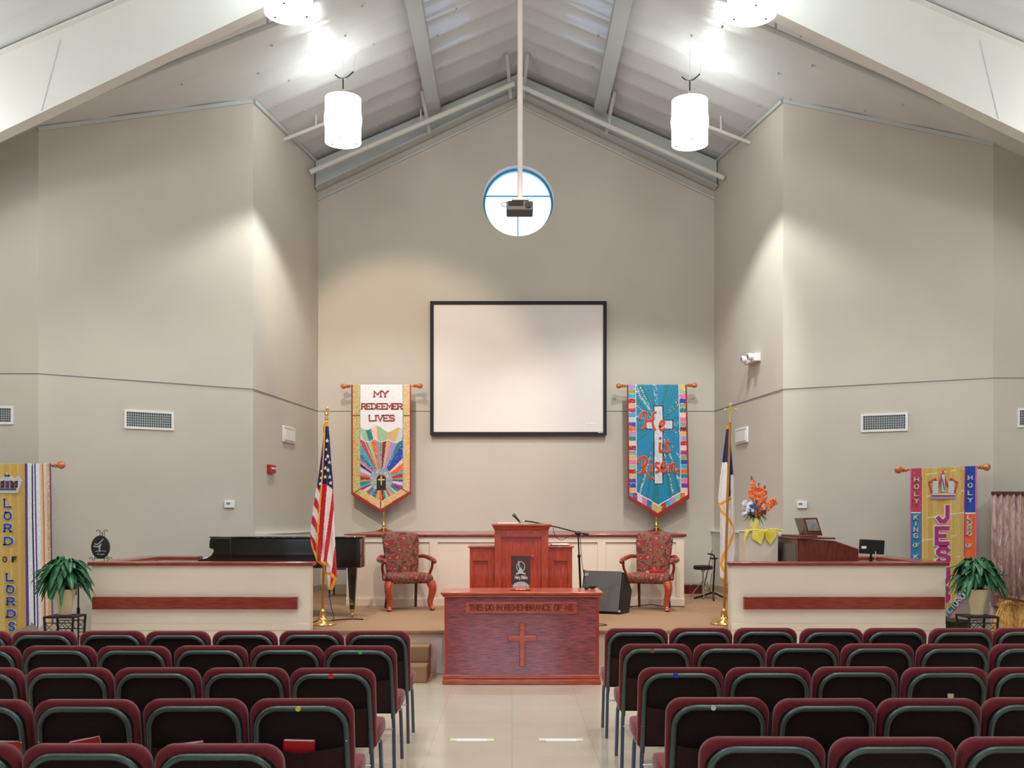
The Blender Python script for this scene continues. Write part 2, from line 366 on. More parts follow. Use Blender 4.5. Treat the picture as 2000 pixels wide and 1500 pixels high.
# ================================================================ the hall
XC = .085; ZR = 9.13; SL = .43
def roof(x): return ZR-SL*abs(x-XC)
SZ = .49            # stage height
def wall(name, p, q, out, zb=0, mat=None, t=.15):
    (x0, y0), (x1, y1) = p, q; d = Vector((x1-x0, y1-y0)).normalized(); n = Vector((d.y, -d.x))
    if n.dot(Vector(out)) < 0: n = -n
    n *= t
    a, b, c, e = (x0, y0), (x1, y1), (x1+n.x, y1+n.y), (x0+n.x, y0+n.y)
    v = [(u[0], u[1], zb) for u in (a, b, c, e)]+[(u[0], u[1], roof(u[0])+.12) for u in (a, b, c, e)]
    mb = MB().add(v, [(0, 1, 2, 3), (4, 7, 6, 5), (0, 4, 5, 1), (1, 5, 6, 2), (2, 6, 7, 3), (3, 7, 4, 0)])
    return struct(mb.build(name, mat or m_wall, smooth=False))
YB = 17.2
LN = (-3.60, 14.24); LF = (-3.26, YB); RN = (3.77, 14.24); RF = (3.40, YB); LO = (-5.87, 12.7); RO = (6.15, 13.09)
wall('wall_left_chancel', LN, (-3.245, YB+.1), (-1, 0)); wall('wall_right_chancel', RN, (3.385, YB+.1), (1, 0))
wall('wall_left_angled', LO, LN, (0, 1)); wall('wall_right_angled', RN, RO, (0, 1))
wall('wall_left_front', (-9, 12.7), LO, (0, 1)); wall('wall_right_front', RO, (9, 13.09), (0, 1))
wall('wall_left_side', (-9, -7), (-9, 12.9), (-1, 0)); wall('wall_right_side', (9, -7), (9, 13.3), (1, 0))
# rear and front gable walls
mb = MB(); mb.prism([(-9, 0), (9, 0), (9, roof(9)+.1), (XC, ZR+.1), (-9, roof(-9)+.1)], -7.15, -7); struct(mb.build('wall_rear', m_wall, smooth=False))
def gable_with_hole():
    cx, cz, r = .103, 7.035, .595; n = 96
    poly = [(-3.6, 0), (3.75, 0), (3.75, roof(3.75)+.12), (XC, ZR+.12), (-3.6, roof(-3.6)+.12)]
    def hit(a):
        d = (math.cos(a), math.sin(a)); best = 1e9
        for i in range(5):
            (x1, z1), (x2, z2) = poly[i], poly[(i+1) % 5]; ex, ez = x2-x1, z2-z1; den = d[0]*ez-d[1]*ex
            if abs(den) < 1e-9: continue
            t = ((x1-cx)*ez-(z1-cz)*ex)/den; u = ((x1-cx)*d[1]-(z1-cz)*d[0])/den
            if t > 0 and -1e-6 <= u <= 1+1e-6: best = min(best, t)
        return (cx+d[0]*best, cz+d[1]*best)
    angs = [2*math.pi*i/n for i in range(n)]+[math.atan2(z-cz, x-cx) % (2*math.pi) for x, z in poly]
    angs = sorted(set(round(a, 6) for a in angs)); n = len(angs)
    inn = [(cx+r*math.cos(a), cz+r*math.sin(a)) for a in angs]; out = [hit(a) for a in angs]
    vs = [(x, YB, z) for x, z in inn]+[(x, YB, z) for x, z in out]+[(x, YB+.3, z) for x, z in inn]+[(x, YB+.3, z) for x, z in out]
    fs = []
    for i in range(n):
        j = (i+1) % n; fs += [(i, j, n+j, n+i), (2*n+i, 3*n+i, 3*n+j, 2*n+j), (i, 2*n+i, 2*n+j, j), (n+i, n+j, 3*n+j, 3*n+i)]
    struct(MB().add(vs, fs).build('wall_back', m_wall, ang=30))
    # round window: frame ring, muntins, pane
    wd = thing('window_1', 'round window high on the back wall with a cross of thin bars', 'window'); wd['kind'] = 'structure'; del wd['category']; del wd['label']
    ring = MB(); R0, R1 = r-.035, r-.001
    ring.lathe([(R0, .18), (R1, .18), (R1, .26), (R0, .26)], 64, (cx, YB, cz), ax='y')
    ring.f = ring.f[:-2]; ring.m = ring.m[:-2]
    n2 = 64; ring.f += [[3*n2+k, 3*n2+(k+1) % n2, (k+1) % n2, k] for k in range(n2)]; ring.m += [0]*n2
    ring.build('window_frame', m_blue, wd)
    mt = MB(); mt.box(cx-r+.04, cx+r-.04, YB+.2, YB+.23, 7.165, 7.183); mt.box(cx-.012, cx+.006, YB+.2, YB+.23, cz-r+.03, cz+r-.03); mt.build('glazing_bar', m_blue, wd)
    MB().lathe([(0.01, .236), (r-.036, .236), (r-.036, .242), (.01, .242)], 48, (cx, YB, cz), ax='y').build('pane', m_fl_glass, wd)
gable_with_hole()
# floor
struct(MB().box(-9.2, 9.2, -7.2, 17.6, -.1, 0).build('floor', m_floor, smooth=False))
# ceiling: vinyl faced insulation that bags between purlins, one seam every .52 m
def ceiling():
    vs = []; fs = []; xs = [XC+s for s in (-9.3, -7, -5.5, -4.2, -3.6, -3, -2.4, -1.8, -1.2, -.6, -.25, 0, .25, .6, 1.2, 1.8, 2.4, 3, 3.6, 4.2, 5.5, 7, 9.3)]
    per = .52; ny = int(24.8/per*8); W = len(xs)
    for j in range(ny+1):
        y = -7.2+j*per/8; ph = (j % 8)/8
        for x in xs:
            sag = -.022*abs(math.sin(math.pi*ph))**.7*(1+.25*math.sin(x*2.1+j*.3))
            vs.append((x, y, roof(x)+.0+sag*-1+(-.03)))
    for j in range(ny):
        for i in range(W-1): fs.append((j*W+i, j*W+i+1, (j+1)*W+i+1, (j+1)*W+i))
    o = MB().add(vs, fs).build('ceiling', m_ceil, fix=False, ang=28); struct(o)
    b = o.modifiers.new('solid', 'SOLIDIFY'); b.thickness = .05; b.offset = 1 if o.data.polygons[0].normal.z > 0 else -1
    # stick pins along the seams
    pn = MB()
    for j in range(26, 47):
        y = -7.2+j*per
        for x in [XC+k*1.15+.3*(j % 2) for k in range(-5, 6)]:
            if y < 9: continue
            pn.box(x-.012, x+.012, y-.012, y+.012, roof(x)-.045, roof(x)-.02)
    o = pn.build('trim_pins', m_steelg, smooth=False); struct(o)
ceiling()
# stage floor with carpet and nosing
st = [(-4.43, 11.31), (-2.19, 11.31), (-2.19, 11.18), (2.38, 11.18), (2.38, 11.31), (4.57, 11.31), (4.57, 13.83), (3.77, 14.22), (3.40, 17.19), (-3.255, 17.19), (-3.59, 14.22), (-4.43, 13.65)]
stage = thing('stage_platform', 'raised stage floor covered in tan carpet with cream front', 'stage')
MB().prism(st, 0, SZ-.045, 'z').build('riser', m_cream, stage, smooth=False)
MB().prism([(-4.43, 11.31), (-2.19, 11.31), (-2.19, 11.13), (2.38, 11.13), (2.38, 11.31)]+st[5:], SZ-.045, SZ, 'z').build('carpet', m_carpet, stage, bevel=.012)
MB().box(-.82, -.76, 11.165, 11.18, .1, .4).box(-.82, .98, 11.165, 11.18, .02, .1).build('molding', m_white, stage)
steps = thing('carpeted_steps', 'two carpeted steps rising to the stage left of the communion table', 'steps')
MB().box(-2.3, -.885, 10.62, 11.18, 0, .175).build('tread', m_carpet, steps, bevel=.012)
MB().box(-2.3, -.885, 10.88, 11.18, .175, .345).build('tread', m_carpet, steps, bevel=.012)
# thin line running round the walls at 3.5 m
def wline():
    mb = MB(); z = 3.5; o = .004
    pts = [(-9, 12.7-o), (LO[0], LO[1]-o), (LN[0]+.008, LN[1]-o), (LF[0]+o, YB-o), (RF[0]-o, YB-o), (RN[0]-.008, RN[1]-o), (RO[0], RO[1]-o), (9, 13.09-o)]
    for a, b in zip(pts, pts[1:]): mb.bar((a[0], a[1], z), (b[0], b[1], z), .007, .009)
    struct(mb.build('trim_wall_line', m_seam, smooth=False))
wline()
# wainscot shelf on both chancel side walls, 1.5 m up
def shelf(N, F, s, nm):
    d = (Vector(F)-Vector(N)).normalized(); n = Vector((d.y, -d.x))*s
    mb = MB(); a = Vector(N)+d*.06; b = Vector(F)
    for t, z0, z1, mi in ((.045, SZ, 1.475, 0), (.065, 1.475, 1.50, 1)):
        p = [a, b, b+n*t, a+n*t]; mb.prism([(q.x, q.y) for q in p], z0, z1, 'z', mi)
    p = [a, b, b+n*.055, a+n*.055]; mb.prism([(q.x, q.y) for q in p], SZ, SZ+.1, 'z', 2)
    struct(mb.build(nm, [m_wall, m_white, m_base], smooth=False))
shelf(LN, LF, 1, 'trim_left_shelf'); shelf(RN, RF, -1, 'trim_right_shelf')
struct(MB().box(2.5, 3.36, YB-.015, YB, SZ, SZ+.1).box(-3.2, -2.4, YB-.015, YB, SZ, SZ+.1).build('baseboard_back', m_base))
# trim where chancel walls meet the roof
def roof_trim(a, b, nm, s):
    mb = MB(); za, zb = roof(a[0])-.045, roof(b[0])-.045
    mb.bar((a[0]+s*.02, a[1], za), (b[0]+s*.02, b[1], zb), .03, .05); struct(mb.build(nm, m_steelg, smooth=False))
roof_trim(LN, LF, 'trim_left_roof', 1); roof_trim(RN, RF, 'trim_right_roof', -1)
roof_trim((LO[0], LO[1]-.02), (LN[0], LN[1]-.02), 'trim_left_angled_roof', 0); roof_trim((RN[0], RN[1]-.02), (RO[0], RO[1]-.02), 'trim_right_angled_roof', 0)
# ---- roof steel
fr = thing('roof_frame', 'big white tapered steel frame crossing the ceiling nearest the camera', 'beam')
def low(x): return 8.47-.475*abs(x-XC)-.0
for s in (-1, 1):
    xe = XC+s*8.8; web = MB(); sh = -.1 if s > 0 else 0
    lo = lambda x: low(x)+sh*(.35+.1*abs(x-XC))
    web.prism([(XC, lo(XC)), (XC, ZR-.06), (xe, roof(xe)-.06), (xe, lo(xe))], 10.99, 11.01); web.build('web', m_steel, fr, smooth=False)
    fl = MB(); fl.add([(XC, 10.91, lo(XC)), (XC, 11.09, lo(XC)), (xe, 11.09, lo(xe)), (xe, 10.91, lo(xe)), (XC, 10.91, lo(XC)-.018), (XC, 11.09, lo(XC)-.018), (xe, 11.09, lo(xe)-.018), (xe, 10.91, lo(xe)-.018)],
        [(0, 1, 2, 3), (4, 7, 6, 5), (0, 3, 7, 4), (1, 5, 6, 2), (0, 4, 5, 1), (2, 6, 7, 3)]); fl.build('bottom_flange', m_steel, fr, smooth=False)
    tf = MB(); tf.bar((XC, 11, ZR-.055), (xe, 11, roof(xe)-.055), .18, .016); tf.build('top_flange', m_steel, fr, smooth=False)
    xs = XC+s*5.15; MB().add([(xs-.004, 10.984, lo(xs)), (xs+.004, 10.984, lo(xs)), (xs+.004-s*.22, 10.984, roof(xs)-.07), (xs-.004-s*.22, 10.984, roof(xs)-.07), (xs-.004, 10.99, lo(xs)), (xs+.004, 10.99, lo(xs)), (xs+.004-s*.22, 10.99, roof(xs)-.07), (xs-.004-s*.22, 10.99, roof(xs)-.07)],
        [(0, 1, 2, 3), (4, 7, 6, 5), (0, 4, 5, 1), (1, 5, 6, 2), (2, 6, 7, 3), (3, 7, 4, 0)]).build('splice_seam', m_steelg, fr, smooth=False)
for s, lb in ((-1, 'long white roof beam left of the ridge running to the back wall'), (1, 'long white roof beam right of the ridge running to the back wall')):
    x = XC+s*1.36; mb = MB(); z = roof(x)
    for (w_, za, zb) in ((.2, -.17, -.155), (.03, -.155, -.03), (.2, -.06, -.045)):
        mb.add([(x+a*w_/2, y, z+c-SL*s*a*w_/2) for c in (za, zb) for y in (11.1, 16.95) for a in (-1, 1)], [(0, 2, 3, 1), (4, 5, 7, 6), (0, 1, 5, 4), (2, 6, 7, 3), (0, 4, 6, 2), (1, 3, 7, 5)])
    tag(mb.build('roof_beam', m_steelg, smooth=False), lb, 'beam', 'roof beams running to the back wall')
er = thing('end_rafter', 'light steel rafter following the gable against the back wall', 'beam')
for s in (-1, 1):
    xe = LF[0] if s < 0 else RF[0]; f = lambda x: 8.77-.475*abs(x-XC)
    MB().prism([(XC, f(XC)), (XC, ZR-.06), (xe, roof(xe)-.06), (xe, f(xe))], 17.0, 17.02).build('web', m_steelg, er, smooth=False)
    mb = MB(); mb.bar((XC, 17.03, f(XC)), (xe, 17.03, f(xe)), .24, .014); mb.build('bottom_flange', m_steelg, er, smooth=False)
    MB().bar((XC, YB-.02, f(XC)-.14), (xe, YB-.02, f(xe)-.14), .04, .03).build('wall_angle', m_steelg, er, smooth=False)
# sprinkler pipes
def pipe(pts, r, label, mat=m_steel, drops=(), mi=0):
    t = thing('sprinkler_pipe', label, 'pipe', group='white pipes below the roof'); mb = MB(); mb.tube(pts, r, 10); mb.build('pipe', mat, t)
    for p, h in drops: MB().tube([p, (p[0], p[1], p[2]+h)], .014, 8).build('hanger', mat, t)
    return t
pa = P(606, 336, 16.6); pb = P(1004, 163, 16.6); pc = P(1414, 348, 16.6)
pipe([pa, pb], .042, 'white pipe climbing along the left half of the gable', m_steel, [(P(822, 243, 16.6), .25)])
pipe([(pb[0]+.1, pb[1], pb[2]-.04), pc], .042, 'white pipe climbing along the right half of the gable', m_steel, [(P(1190, 247, 16.6), .25)])
a = P(180, 186, 12.0); b = P(577, 30, 12.0)
pipe([a, b], .03, 'grey pipe under the roof left, beside the near roof frame', m_steelg, [(P(523, 52, 12), .3)])
a = P(1840, 204, 12.0); b = P(1462, 38, 12.0)
pipe([a, b], .03, 'grey pipe under the roof right, beside the near roof frame', m_steelg, [(P(1515, 62, 12), .3)])
a = P(553, 273, 15.5); b = P(660, 231, 15.5)
pipe([a, b, (b[0], b[1], roof(b[0])-.05)], .028, 'short white pipe end leaving the left chancel wall behind a lamp', m_steel, [(P(617, 248, 15.5), .22)])
a = P(1466, 279, 15.5); b = P(1360, 238, 15.5)
pipe([a, b, (b[0], b[1], roof(b[0])-.05)], .028, 'short white pipe end leaving the right chancel wall behind a lamp', m_steel, [(P(1408, 255, 15.5), .22)])
for px, s, lb in ((990, -1, 'small steel brace left of the ridge at the gable peak'), (1030, 1, 'small steel brace right of the ridge at the gable peak'), (826, -1, 'small steel brace beside the left roof beam end'), (1198, 1, 'small steel brace beside the right roof beam end')):
    x = (px-1000)*16.3/K; z = roof(x)
    tag(MB().bar((x, 16.1, z-.06), (x-s*.06, 16.9, z-.42), .05, .03).build('flange_brace', m_steelg, smooth=False), lb, 'brace', 'flange braces at the gable')

# ---------------------------------------------------------------- partitions round the choir and organ
def partition(x0, x1, xr, yr, label, s):
    t = thing('low_partition', label, 'partition', group='low partitions at the stage edge'); y = 11.15
    mb = MB().box(x0, x1, y, y+.15, 0, 1.19); xa, xb = (xr, xr+.15) if s < 0 else (xr-.15, xr)
    mb.box(xa, xb, y+.15, yr, 0, 1.19); mb.build('panel', m_cream, t, smooth=False)
    cp = MB(); o = .035; e = -3.9 if s < 0 else 4.2
    MB().box(min(xa, e), max(xb, e), yr, yr+.15, SZ, 1.19).build('panel', m_cream, t, smooth=False)
    poly = [(x0-o, y-o), (x1+o, y-o), (x1+o, y+.15+o), (xb+o, y+.15+o), (xb+o, yr-o), (e, yr-o), (e, yr+.15+o), (xa-o, yr+.15+o)] if s < 0 else [(x0-o, y-o), (x1+o, y-o), (x1+o, yr+.15+o), (e, yr+.15+o), (e, yr-o), (xa-o, yr-o), (xa-o, y+.15+o), (x0-o, y+.15+o)]
    cp.prism(poly, 1.19, 1.232, 'z'); cp.build('cap_rail', m_wood, t, bevel=.012)
    MB().box(x0+(.03 if s < 0 else .13), x1-(.13 if s < 0 else .03), y-.06, y, .72, .855).build('rail_board', m_wood, t, bevel=.004)
    MB().box(x0, x1, y-.012, y, 0, .1).box(x0, x1, y-.012, y, .49, .56).build('base_trim', m_cream, t, bevel=.003)
partition(-4.58, -2.197, -4.58, 12.75, 'cream half wall with cherry cap left of the stage, before the piano', -1)
partition(2.385, 4.72, 4.72, 12.75, 'cream half wall with cherry cap right of the stage, before the organ', 1)
# wainscot enclosure across the back of the stage
wn = thing('wainscot_enclosure', 'cream panelled enclosure with cherry cap across the back of the stage', 'partition')
X0, X1, YW = -2.3, 2.39, 14.2
MB().box(X0, X1, YW+.02, YW+.14, SZ, 1.45).box(X0, X0+.12, YW+.14, YB-.02, SZ, 1.45).box(X1-.12, X1, YW+.14, YB-.02, SZ, 1.45).build('panel', m_cream, wn, smooth=False)
mb = MB(); stl = [X0+.06]+[(p-1000)*YW/K for p in (847, 1011, 1175)]+[X1-.06]
for x in stl: mb.box(x-.055, x+.055, YW, YW+.02, SZ+.12, 1.37)
mb.box(X0, X1, YW, YW+.02, 1.37, 1.449); mb.box(X0, X1, YW, YW+.02, SZ, SZ+.12); mb.box(X0, X1, YW-.012, YW, SZ, SZ+.1)
mb.build('panel_frame', m_cream, wn, bevel=.003)
MB().box(X0-.03, X1+.03, YW-.03, YB-.005, 1.45, 1.488).build('cap', m_wood, wn, bevel=.012)

# ---------------------------------------------------------------- hanging lamps, projector, screen
def lamp():
    t = thing('pendant_lamp', 'glowing white drum pendant lamp left of the ridge, near the back wall', 'lamp', (0, 0, 0), group='white drum pendant lamps')
    R = .245; H = .6; sh = MB(); sh.lathe([(R, 0), (R, .2), (R+.012, .3), (R+.012, .34), (R, .42), (R, H), (R-.01, H), (R-.01, 0), (R, 0)], 40); sh.f = sh.f[:-2]; sh.m = sh.m[:-2]; sh.build('shade', m_shade, t)
    MB().lathe([(R-.02, .02), (R-.02, .03), (.01, .03), (.01, .02)], 32).build('diffuser', m_shade, t)
    MB().lathe([(R-.012, H-.01), (R-.012, H), (.02, H+.01), (.02, H-.01)], 32).build('top_plate', m_white, t)
    rg = MB()
    for k in range(3):
        q = 2*math.pi*k/3+.5; rg.box(.19*math.cos(q)-.012, .19*math.cos(q)+.012, .19*math.sin(q)-.004, .19*math.sin(q)+.004, .005, .02)
    rg.build('clip', m_dark, t)
    MB().tube([(0, 0, H), (0, 0, .88)], .01, 8).build('stem', m_blackm, t)
    MB().tube(smooth_pts([(-.11, 0, .93), (-.05, 0, .885), (0, 0, .875), (.06, 0, .9), (.14, 0, .97)]), .009, 6).build('hook', m_blackm, t)
    MB().tube([(0, 0, .88), (0, 0, 1.3)], .004, 5).tube([(.14, 0, .97), (.17, 0, 1.2)], .003, 5).build('cord', m_steelg, t)
    return t
lm = lamp()
spots = [(-2.31, 14.0, 6.9, 'left of the ridge, further from the camera'), (2.43, 14.0, 6.87, 'right of the ridge, further from the camera'), (-2.29, 10.5, 6.94, 'cut by the top edge, left of the ridge'), (2.46, 10.5, 6.92, 'cut by the top edge, right of the ridge')]
for i, (x, y, z, lb) in enumerate(spots):
    o = lm if i == 0 else dup(lm, (0, 0, 0), 0, '', 'white drum pendant lamps')
    o.location = (x, y, z-.06); o['label'] = 'glowing white drum pendant lamp '+lb
    light('SPOT', 'pendant_downlight', (x, y, z-.08), 400, COOL, (x, y, 0), spot_size=math.radians(122), spot_blend=.35, shadow_soft_size=.12)
    light('POINT', 'pendant_uplight', (x, y, z+.68), 24 if y > 12 else 13, COOL, shadow_soft_size=.15)
pj = thing('projector', 'grey projector hanging from a long white ceiling pole before the round window', 'projector')
c = P(1015, 405, 12.0)
MB().tube([(c[0]+.005, 12, c[2]+.1), (c[0]+.005, 12, ZR-.02)], .031, 14).build('pole', M('blush_white_pole', (226, 214, 208), .5, n=.02), pj)
MB().box(c[0]-.155, c[0]+.155, 11.86, 12.14, c[2]-.075, c[2]+.035).build('body', m_grey, pj, bevel=.012)
MB().box(c[0]-.13, c[0]+.04, 11.852, 11.86, c[2]-.02, c[2]+.032).build('vent_panel', m_dark, pj, bevel=.003)
MB().box(c[0]-.095, c[0]+.105, 11.9, 12.1, c[2]+.055, c[2]+.085).tube([(c[0], 12, c[2]+.035), (c[0], 12, c[2]+.1)], .04, 10).build('mount_plate', m_steelg, pj, bevel=.004)
MB().lathe([(.035, -.012), (.04, 0), (.028, .004), (.01, .004)], 16, (c[0]+.1, 11.86, c[2]-.01), ax='y').build('lens', m_black, pj)
MB().tube(smooth_pts([(c[0]-.12, 11.9, c[2]+.03), (c[0]-.2, 11.9, c[2]+.02), (c[0]-.21, 11.9, c[2]-.01), (c[0]-.15, 11.9, c[2]-.02)]), .004, 6).tube([(c[0]+.08, 11.95, c[2]+.06), (c[0]+.17, 11.95, c[2]+.1), (c[0]+.14, 11.95, c[2]+.03)], .004, 6).build('cable', m_cable, pj)
sc = thing('projection_screen', 'blank white projection screen in black frame on the back wall', 'screen')
a = P(840, 588, 17.1); b = P(1185, 850, 17.1); fw = .055
MB().box(a[0], b[0], 17.1, 17.16, a[2]-fw, a[2]).box(a[0], b[0], 17.1, 17.16, b[2], b[2]+fw).box(a[0], a[0]+fw, 17.1, 17.16, b[2]+fw, a[2]-fw).box(b[0]-fw, b[0], 17.1, 17.16, b[2]+fw, a[2]-fw).build('frame', m_blk_frame, sc, smooth=False)
MB().box(a[0]+fw, b[0]-fw, 17.125, 17.15, b[2]+fw, a[2]-fw).build('screen_fabric', m_screen, sc, smooth=False)
mb = MB(); q = P(1144, 829, 17.12); word(mb, 'BLANK', q[0], q[0]+.17, q[2], .028, .008, 17.121, 17.125); mb.build('screen_lettering', m_paper, sc, smooth=False)
q = P(1168, 845, 17.095); MB().box(q[0], q[0]+.08, 17.096, 17.1, q[2]-.004, q[2]+.008).build('badge', m_silver, sc)

# ---------------------------------------------------------------- small wall fittings
def on_wall(px, py, N, F, off=.0):
    # point where the ray through a pixel meets the wall line N-F
    r = (px-1000)/K; (x0, y0), (x1, y1) = N, F; t = (r*y0-x0)/((x1-x0)-r*(y1-y0)); x, y = x0+t*(x1-x0), y0+t*(y1-y0)
    d = Vector((x1-x0, y1-y0)); ang = math.atan2(d.y, d.x)
    return x, y, EYE-(py-HZ)*y/K, ang
def vent(px0, px1, py0, py1, N, F, label):
    ax, ay, az, g = on_wall((px0+px1)/2, (py0+py1)/2, N, F); wl = (px1-px0)*ay/K/max(.6, abs(math.cos(g))); h = (py1-py0)*ay/K
    if math.cos(g) < 0: g += math.pi
    t = thing('air_vent', label, 'vent', (ax, ay, az), g, 'white air registers on the walls'); f = .03
    MB().box(-wl/2, wl/2, -.02, 0, h/2-f, h/2).box(-wl/2, wl/2, -.02, 0, -h/2, -h/2+f).box(-wl/2, -wl/2+f, -.02, 0, -h/2+f, h/2-f).box(wl/2-f, wl/2, -.02, 0, -h/2+f, h/2-f).build('frame', m_white, t)
    MB().box(-wl/2+f, wl/2-f, -.004, 0, -h/2+f, h/2-f).build('backing', m_vent, t, smooth=False)
    gr = MB(); k = int((wl-2*f)/.028)
    for i in range(1, k): x = -wl/2+f+(wl-2*f)*i/k; gr.box(x-.003, x+.003, -.012, -.006, -h/2+f, h/2-f)
    k = int((h-2*f)/.028)
    for i in range(1, k): z = -h/2+f+(h-2*f)*i/k; gr.box(-wl/2+f, wl/2-f, -.013, -.007, z-.003, z+.003)
    gr.build('grille', m_silver, t, smooth=False)
vent(252, 330, 802, 839, LO, LN, 'white air register on the angled wall left of the chancel')
vent(1688, 1766, 807, 843, RN, RO, 'white air register on the angled wall right of the chancel')
vent(-50, 27, 793, 829, (-9, 12.7), LO, 'white air register cut by the left edge above the gold banner')
vent(1986, 2062, 797, 835, RO, (9, 13.09), 'white air register cut by the right edge of the photo')
def plate(name, px0, px1, py0, py1, N, F, label, cat, mat, dep, inner=None, group=None):
    ax, ay, az, g = on_wall((px0+px1)/2, (py0+py1)/2, N, F)
    a0 = Vector(on_wall(px0, py0, N, F)[:2]); a1 = Vector(on_wall(px1, py0, N, F)[:2]); wl = (a1-a0).length; h = (py1-py0)*ay/K
    # local x runs left-to-right in view
    d = (a1-a0).normalized(); g = math.atan2(d.y, d.x)
    t = thing(name, label, cat, (ax, ay, az), g, group)
    MB().box(-wl/2, wl/2, -dep, -.001, -h/2, h/2).build('housing', mat, t, bevel=.006)
    if inner: inner(t, wl, h, dep)
    return t
def in_tv(t, w_, h, d): MB().box(-w_*.42, w_*.42, -d-.012, -d, -h*.38, h*.32).build('cover', m_white, t, bevel=.004); MB().box(-w_*.42, w_*.42, -d-.004, -d, h*.34, h*.38).build('slot', m_seam, t)
plate('wall_plate', 551, 574, 834, 865, LN, LF, 'square white plate on the left chancel wall above the fire alarm', 'plate', m_white, .03, in_tv)
plate('wall_plate', 1439, 1462, 836, 866, RF, RN, 'square white plate on the right chancel wall beside the flag top', 'plate', m_white, .03, in_tv)
def in_th(t, w_, h, d): MB().box(-w_*.32, w_*.05, -d-.003, -d, -h*.02, h*.26).build('display', m_seam, t)
plate('thermostat', 437, 457, 978, 992, LO, LN, 'small white thermostat on the angled wall above the piano', 'thermostat', m_white, .03, in_th)
plate('thermostat', 1557, 1577, 979, 993, RN, RO, 'small white thermostat on the angled wall above the organ', 'thermostat', m_white, .03, in_th)
def in_fa(t, w_, h, d): MB().box(-w_*.3, w_*.3, -d-.02, -d, -h*.05, h*.15).build('pull_handle', m_white, t, bevel=.003)
plate('fire_alarm', 521, 533, 908, 924, LN, LF, 'red fire alarm pull station on the left chancel wall', 'alarm', m_red, .05, in_fa)
def in_em(t, w_, h, d):
    for s in (-1, 1):
        x = s*w_*.3; MB().lathe([(.05, -.07), (.055, -.05), (.045, 0), (.02, .02)], 16, (x, -d, h*.12), ax='y').build('lamp_head', m_white, t)
        MB().lathe([(.01, -.075), (.035, -.075), (.035, -.07), (.01, -.07)], 16, (x, -d, h*.12), ax='y').build('lens', m_seam, t)
plate('emergency_light', 1465, 1486, 694, 709, RF, RN, 'white twin head emergency light on the right chancel wall', 'light', m_white, .1, in_em)
# ================================================================ communion table
def rbox_pts(w, h, r, top_only=True, k=6):
    """outline of a rounded rectangle centred on x, from z=0 to h"""
    pts = []
    for cx, cz, a0 in ((w/2-r, h-r, 0), (-w/2+r, h-r, 90)):
        for i in range(k+1):
            a = math.radians(a0+90*i/k); pts.append((cx+r*math.cos(a), cz+r*math.sin(a)))
    r2 = .012 if top_only else r
    for cx, cz, a0 in ((-w/2+r2, r2, 180), (w/2-r2, r2, 270)):
        for i in range(3 if top_only else k+1):
            a = math.radians(a0+90*i/(2 if top_only else k)); pts.append((cx+r2*math.cos(a), cz+r2*math.sin(a)))
    return pts
ct = thing('communion_table', 'cherry communion table with a carved cross and motto, centre front', 'table')
ty = 10.5; tx0, tx1 = -.715, .915
MB().box(tx0+.02, tx1-.02, ty+.03, 11.1, .08, .9).build('body', m_woodv, ct, smooth=False)
MB().box(tx0+.045, tx1-.045, ty+.022, ty+.034, .1, .885).build('front_panel', m_tabf, ct, smooth=False)
MB().box(tx0, tx1, ty-.0, 11.1, 0, .055).box(tx0+.01, tx1-.01, ty+.012, 11.1, .055, .1).build('base_molding', m_tabt, ct, bevel=.01)
MB().box(tx0-.015, tx1+.02, ty-.03, 11.12, .925, .952).box(tx0, tx1+.005, ty-.012, 11.11, .9, .925).build('tabletop', m_tabt, ct, bevel=.009)
pl = P(909, 1175, ty+.02); pr = P(1127, 1198, ty+.02)
pq = MB().box(pl[0], pr[0], ty, ty+.024, pr[2], pl[2]).build('motto_plaque', m_tabt, ct, bevel=.008)
mb = MB(); word(mb, 'THIS DO IN REMEMBRANCE OF ME', pl[0]+.04, pr[0]-.04, pr[2]+.034, .055, .013, ty-.004, ty+.001); mb.build('carved_lettering', m_carve, pq, smooth=False)
cx, cz = P(1020, 1247, ty)[0], P(0, 1247, ty)[2]
cr = MB(); t = .03
cr.prism([(cx-t, cz-.29), (cx+t, cz-.29), (cx+t, cz-.03), (cx+.15, cz-.03), (cx+.15, cz+.03), (cx+t, cz+.03), (cx+t, cz+.155), (cx-t, cz+.155), (cx-t, cz+.03), (cx-.15, cz+.03), (cx-.15, cz-.03), (cx-t, cz-.03)], ty-.014, ty+.024)
cr.build('cross', m_tabt, ct, bevel=.012)
# Bible on its stand on the table
by = 10.8; bx = P(1017, 0, by)[0]; bz = .952
sd = thing('bible_stand', 'round cherry stand with silver plaque on the communion table', 'stand')
MB().lathe([(.10, 0), (.115, .008), (.105, .022), (.06, .04), (.03, .05), (.02, .05)], 28, (bx, by, bz)).build('base', m_tabt, sd)
MB().add([(bx-.1, by+.0, bz+.03), (bx+.1, by+.0, bz+.03), (bx+.1, by+.03, bz+.03), (bx-.1, by+.03, bz+.03), (bx-.09, by+.06, bz+.26), (bx+.09, by+.06, bz+.26), (bx+.09, by+.09, bz+.26), (bx-.09, by+.09, bz+.26)], [(0, 1, 2, 3), (7, 6, 5, 4), (0, 4, 5, 1), (1, 5, 6, 2), (2, 6, 7, 3), (3, 7, 4, 0)]).build('back_rest', m_tabt, sd, bevel=.004)
MB().box(bx-.1, bx+.1, by-.045, by+.0, bz+.04, bz+.055).build('book_ledge', m_tabt, sd, bevel=.004)
pqm = MB(); pqm.lathe([(.085, -.056), (.085, -.046), (.01, -.046), (.01, -.056)], 28, (bx, by, bz+.042), ax='y'); pqm.v = [(x, y, bz+.012+max(0, (z-bz-.0)*.62)) for x, y, z in pqm.v]; pqm.build('silver_plaque', m_silver, sd)
em = MB()
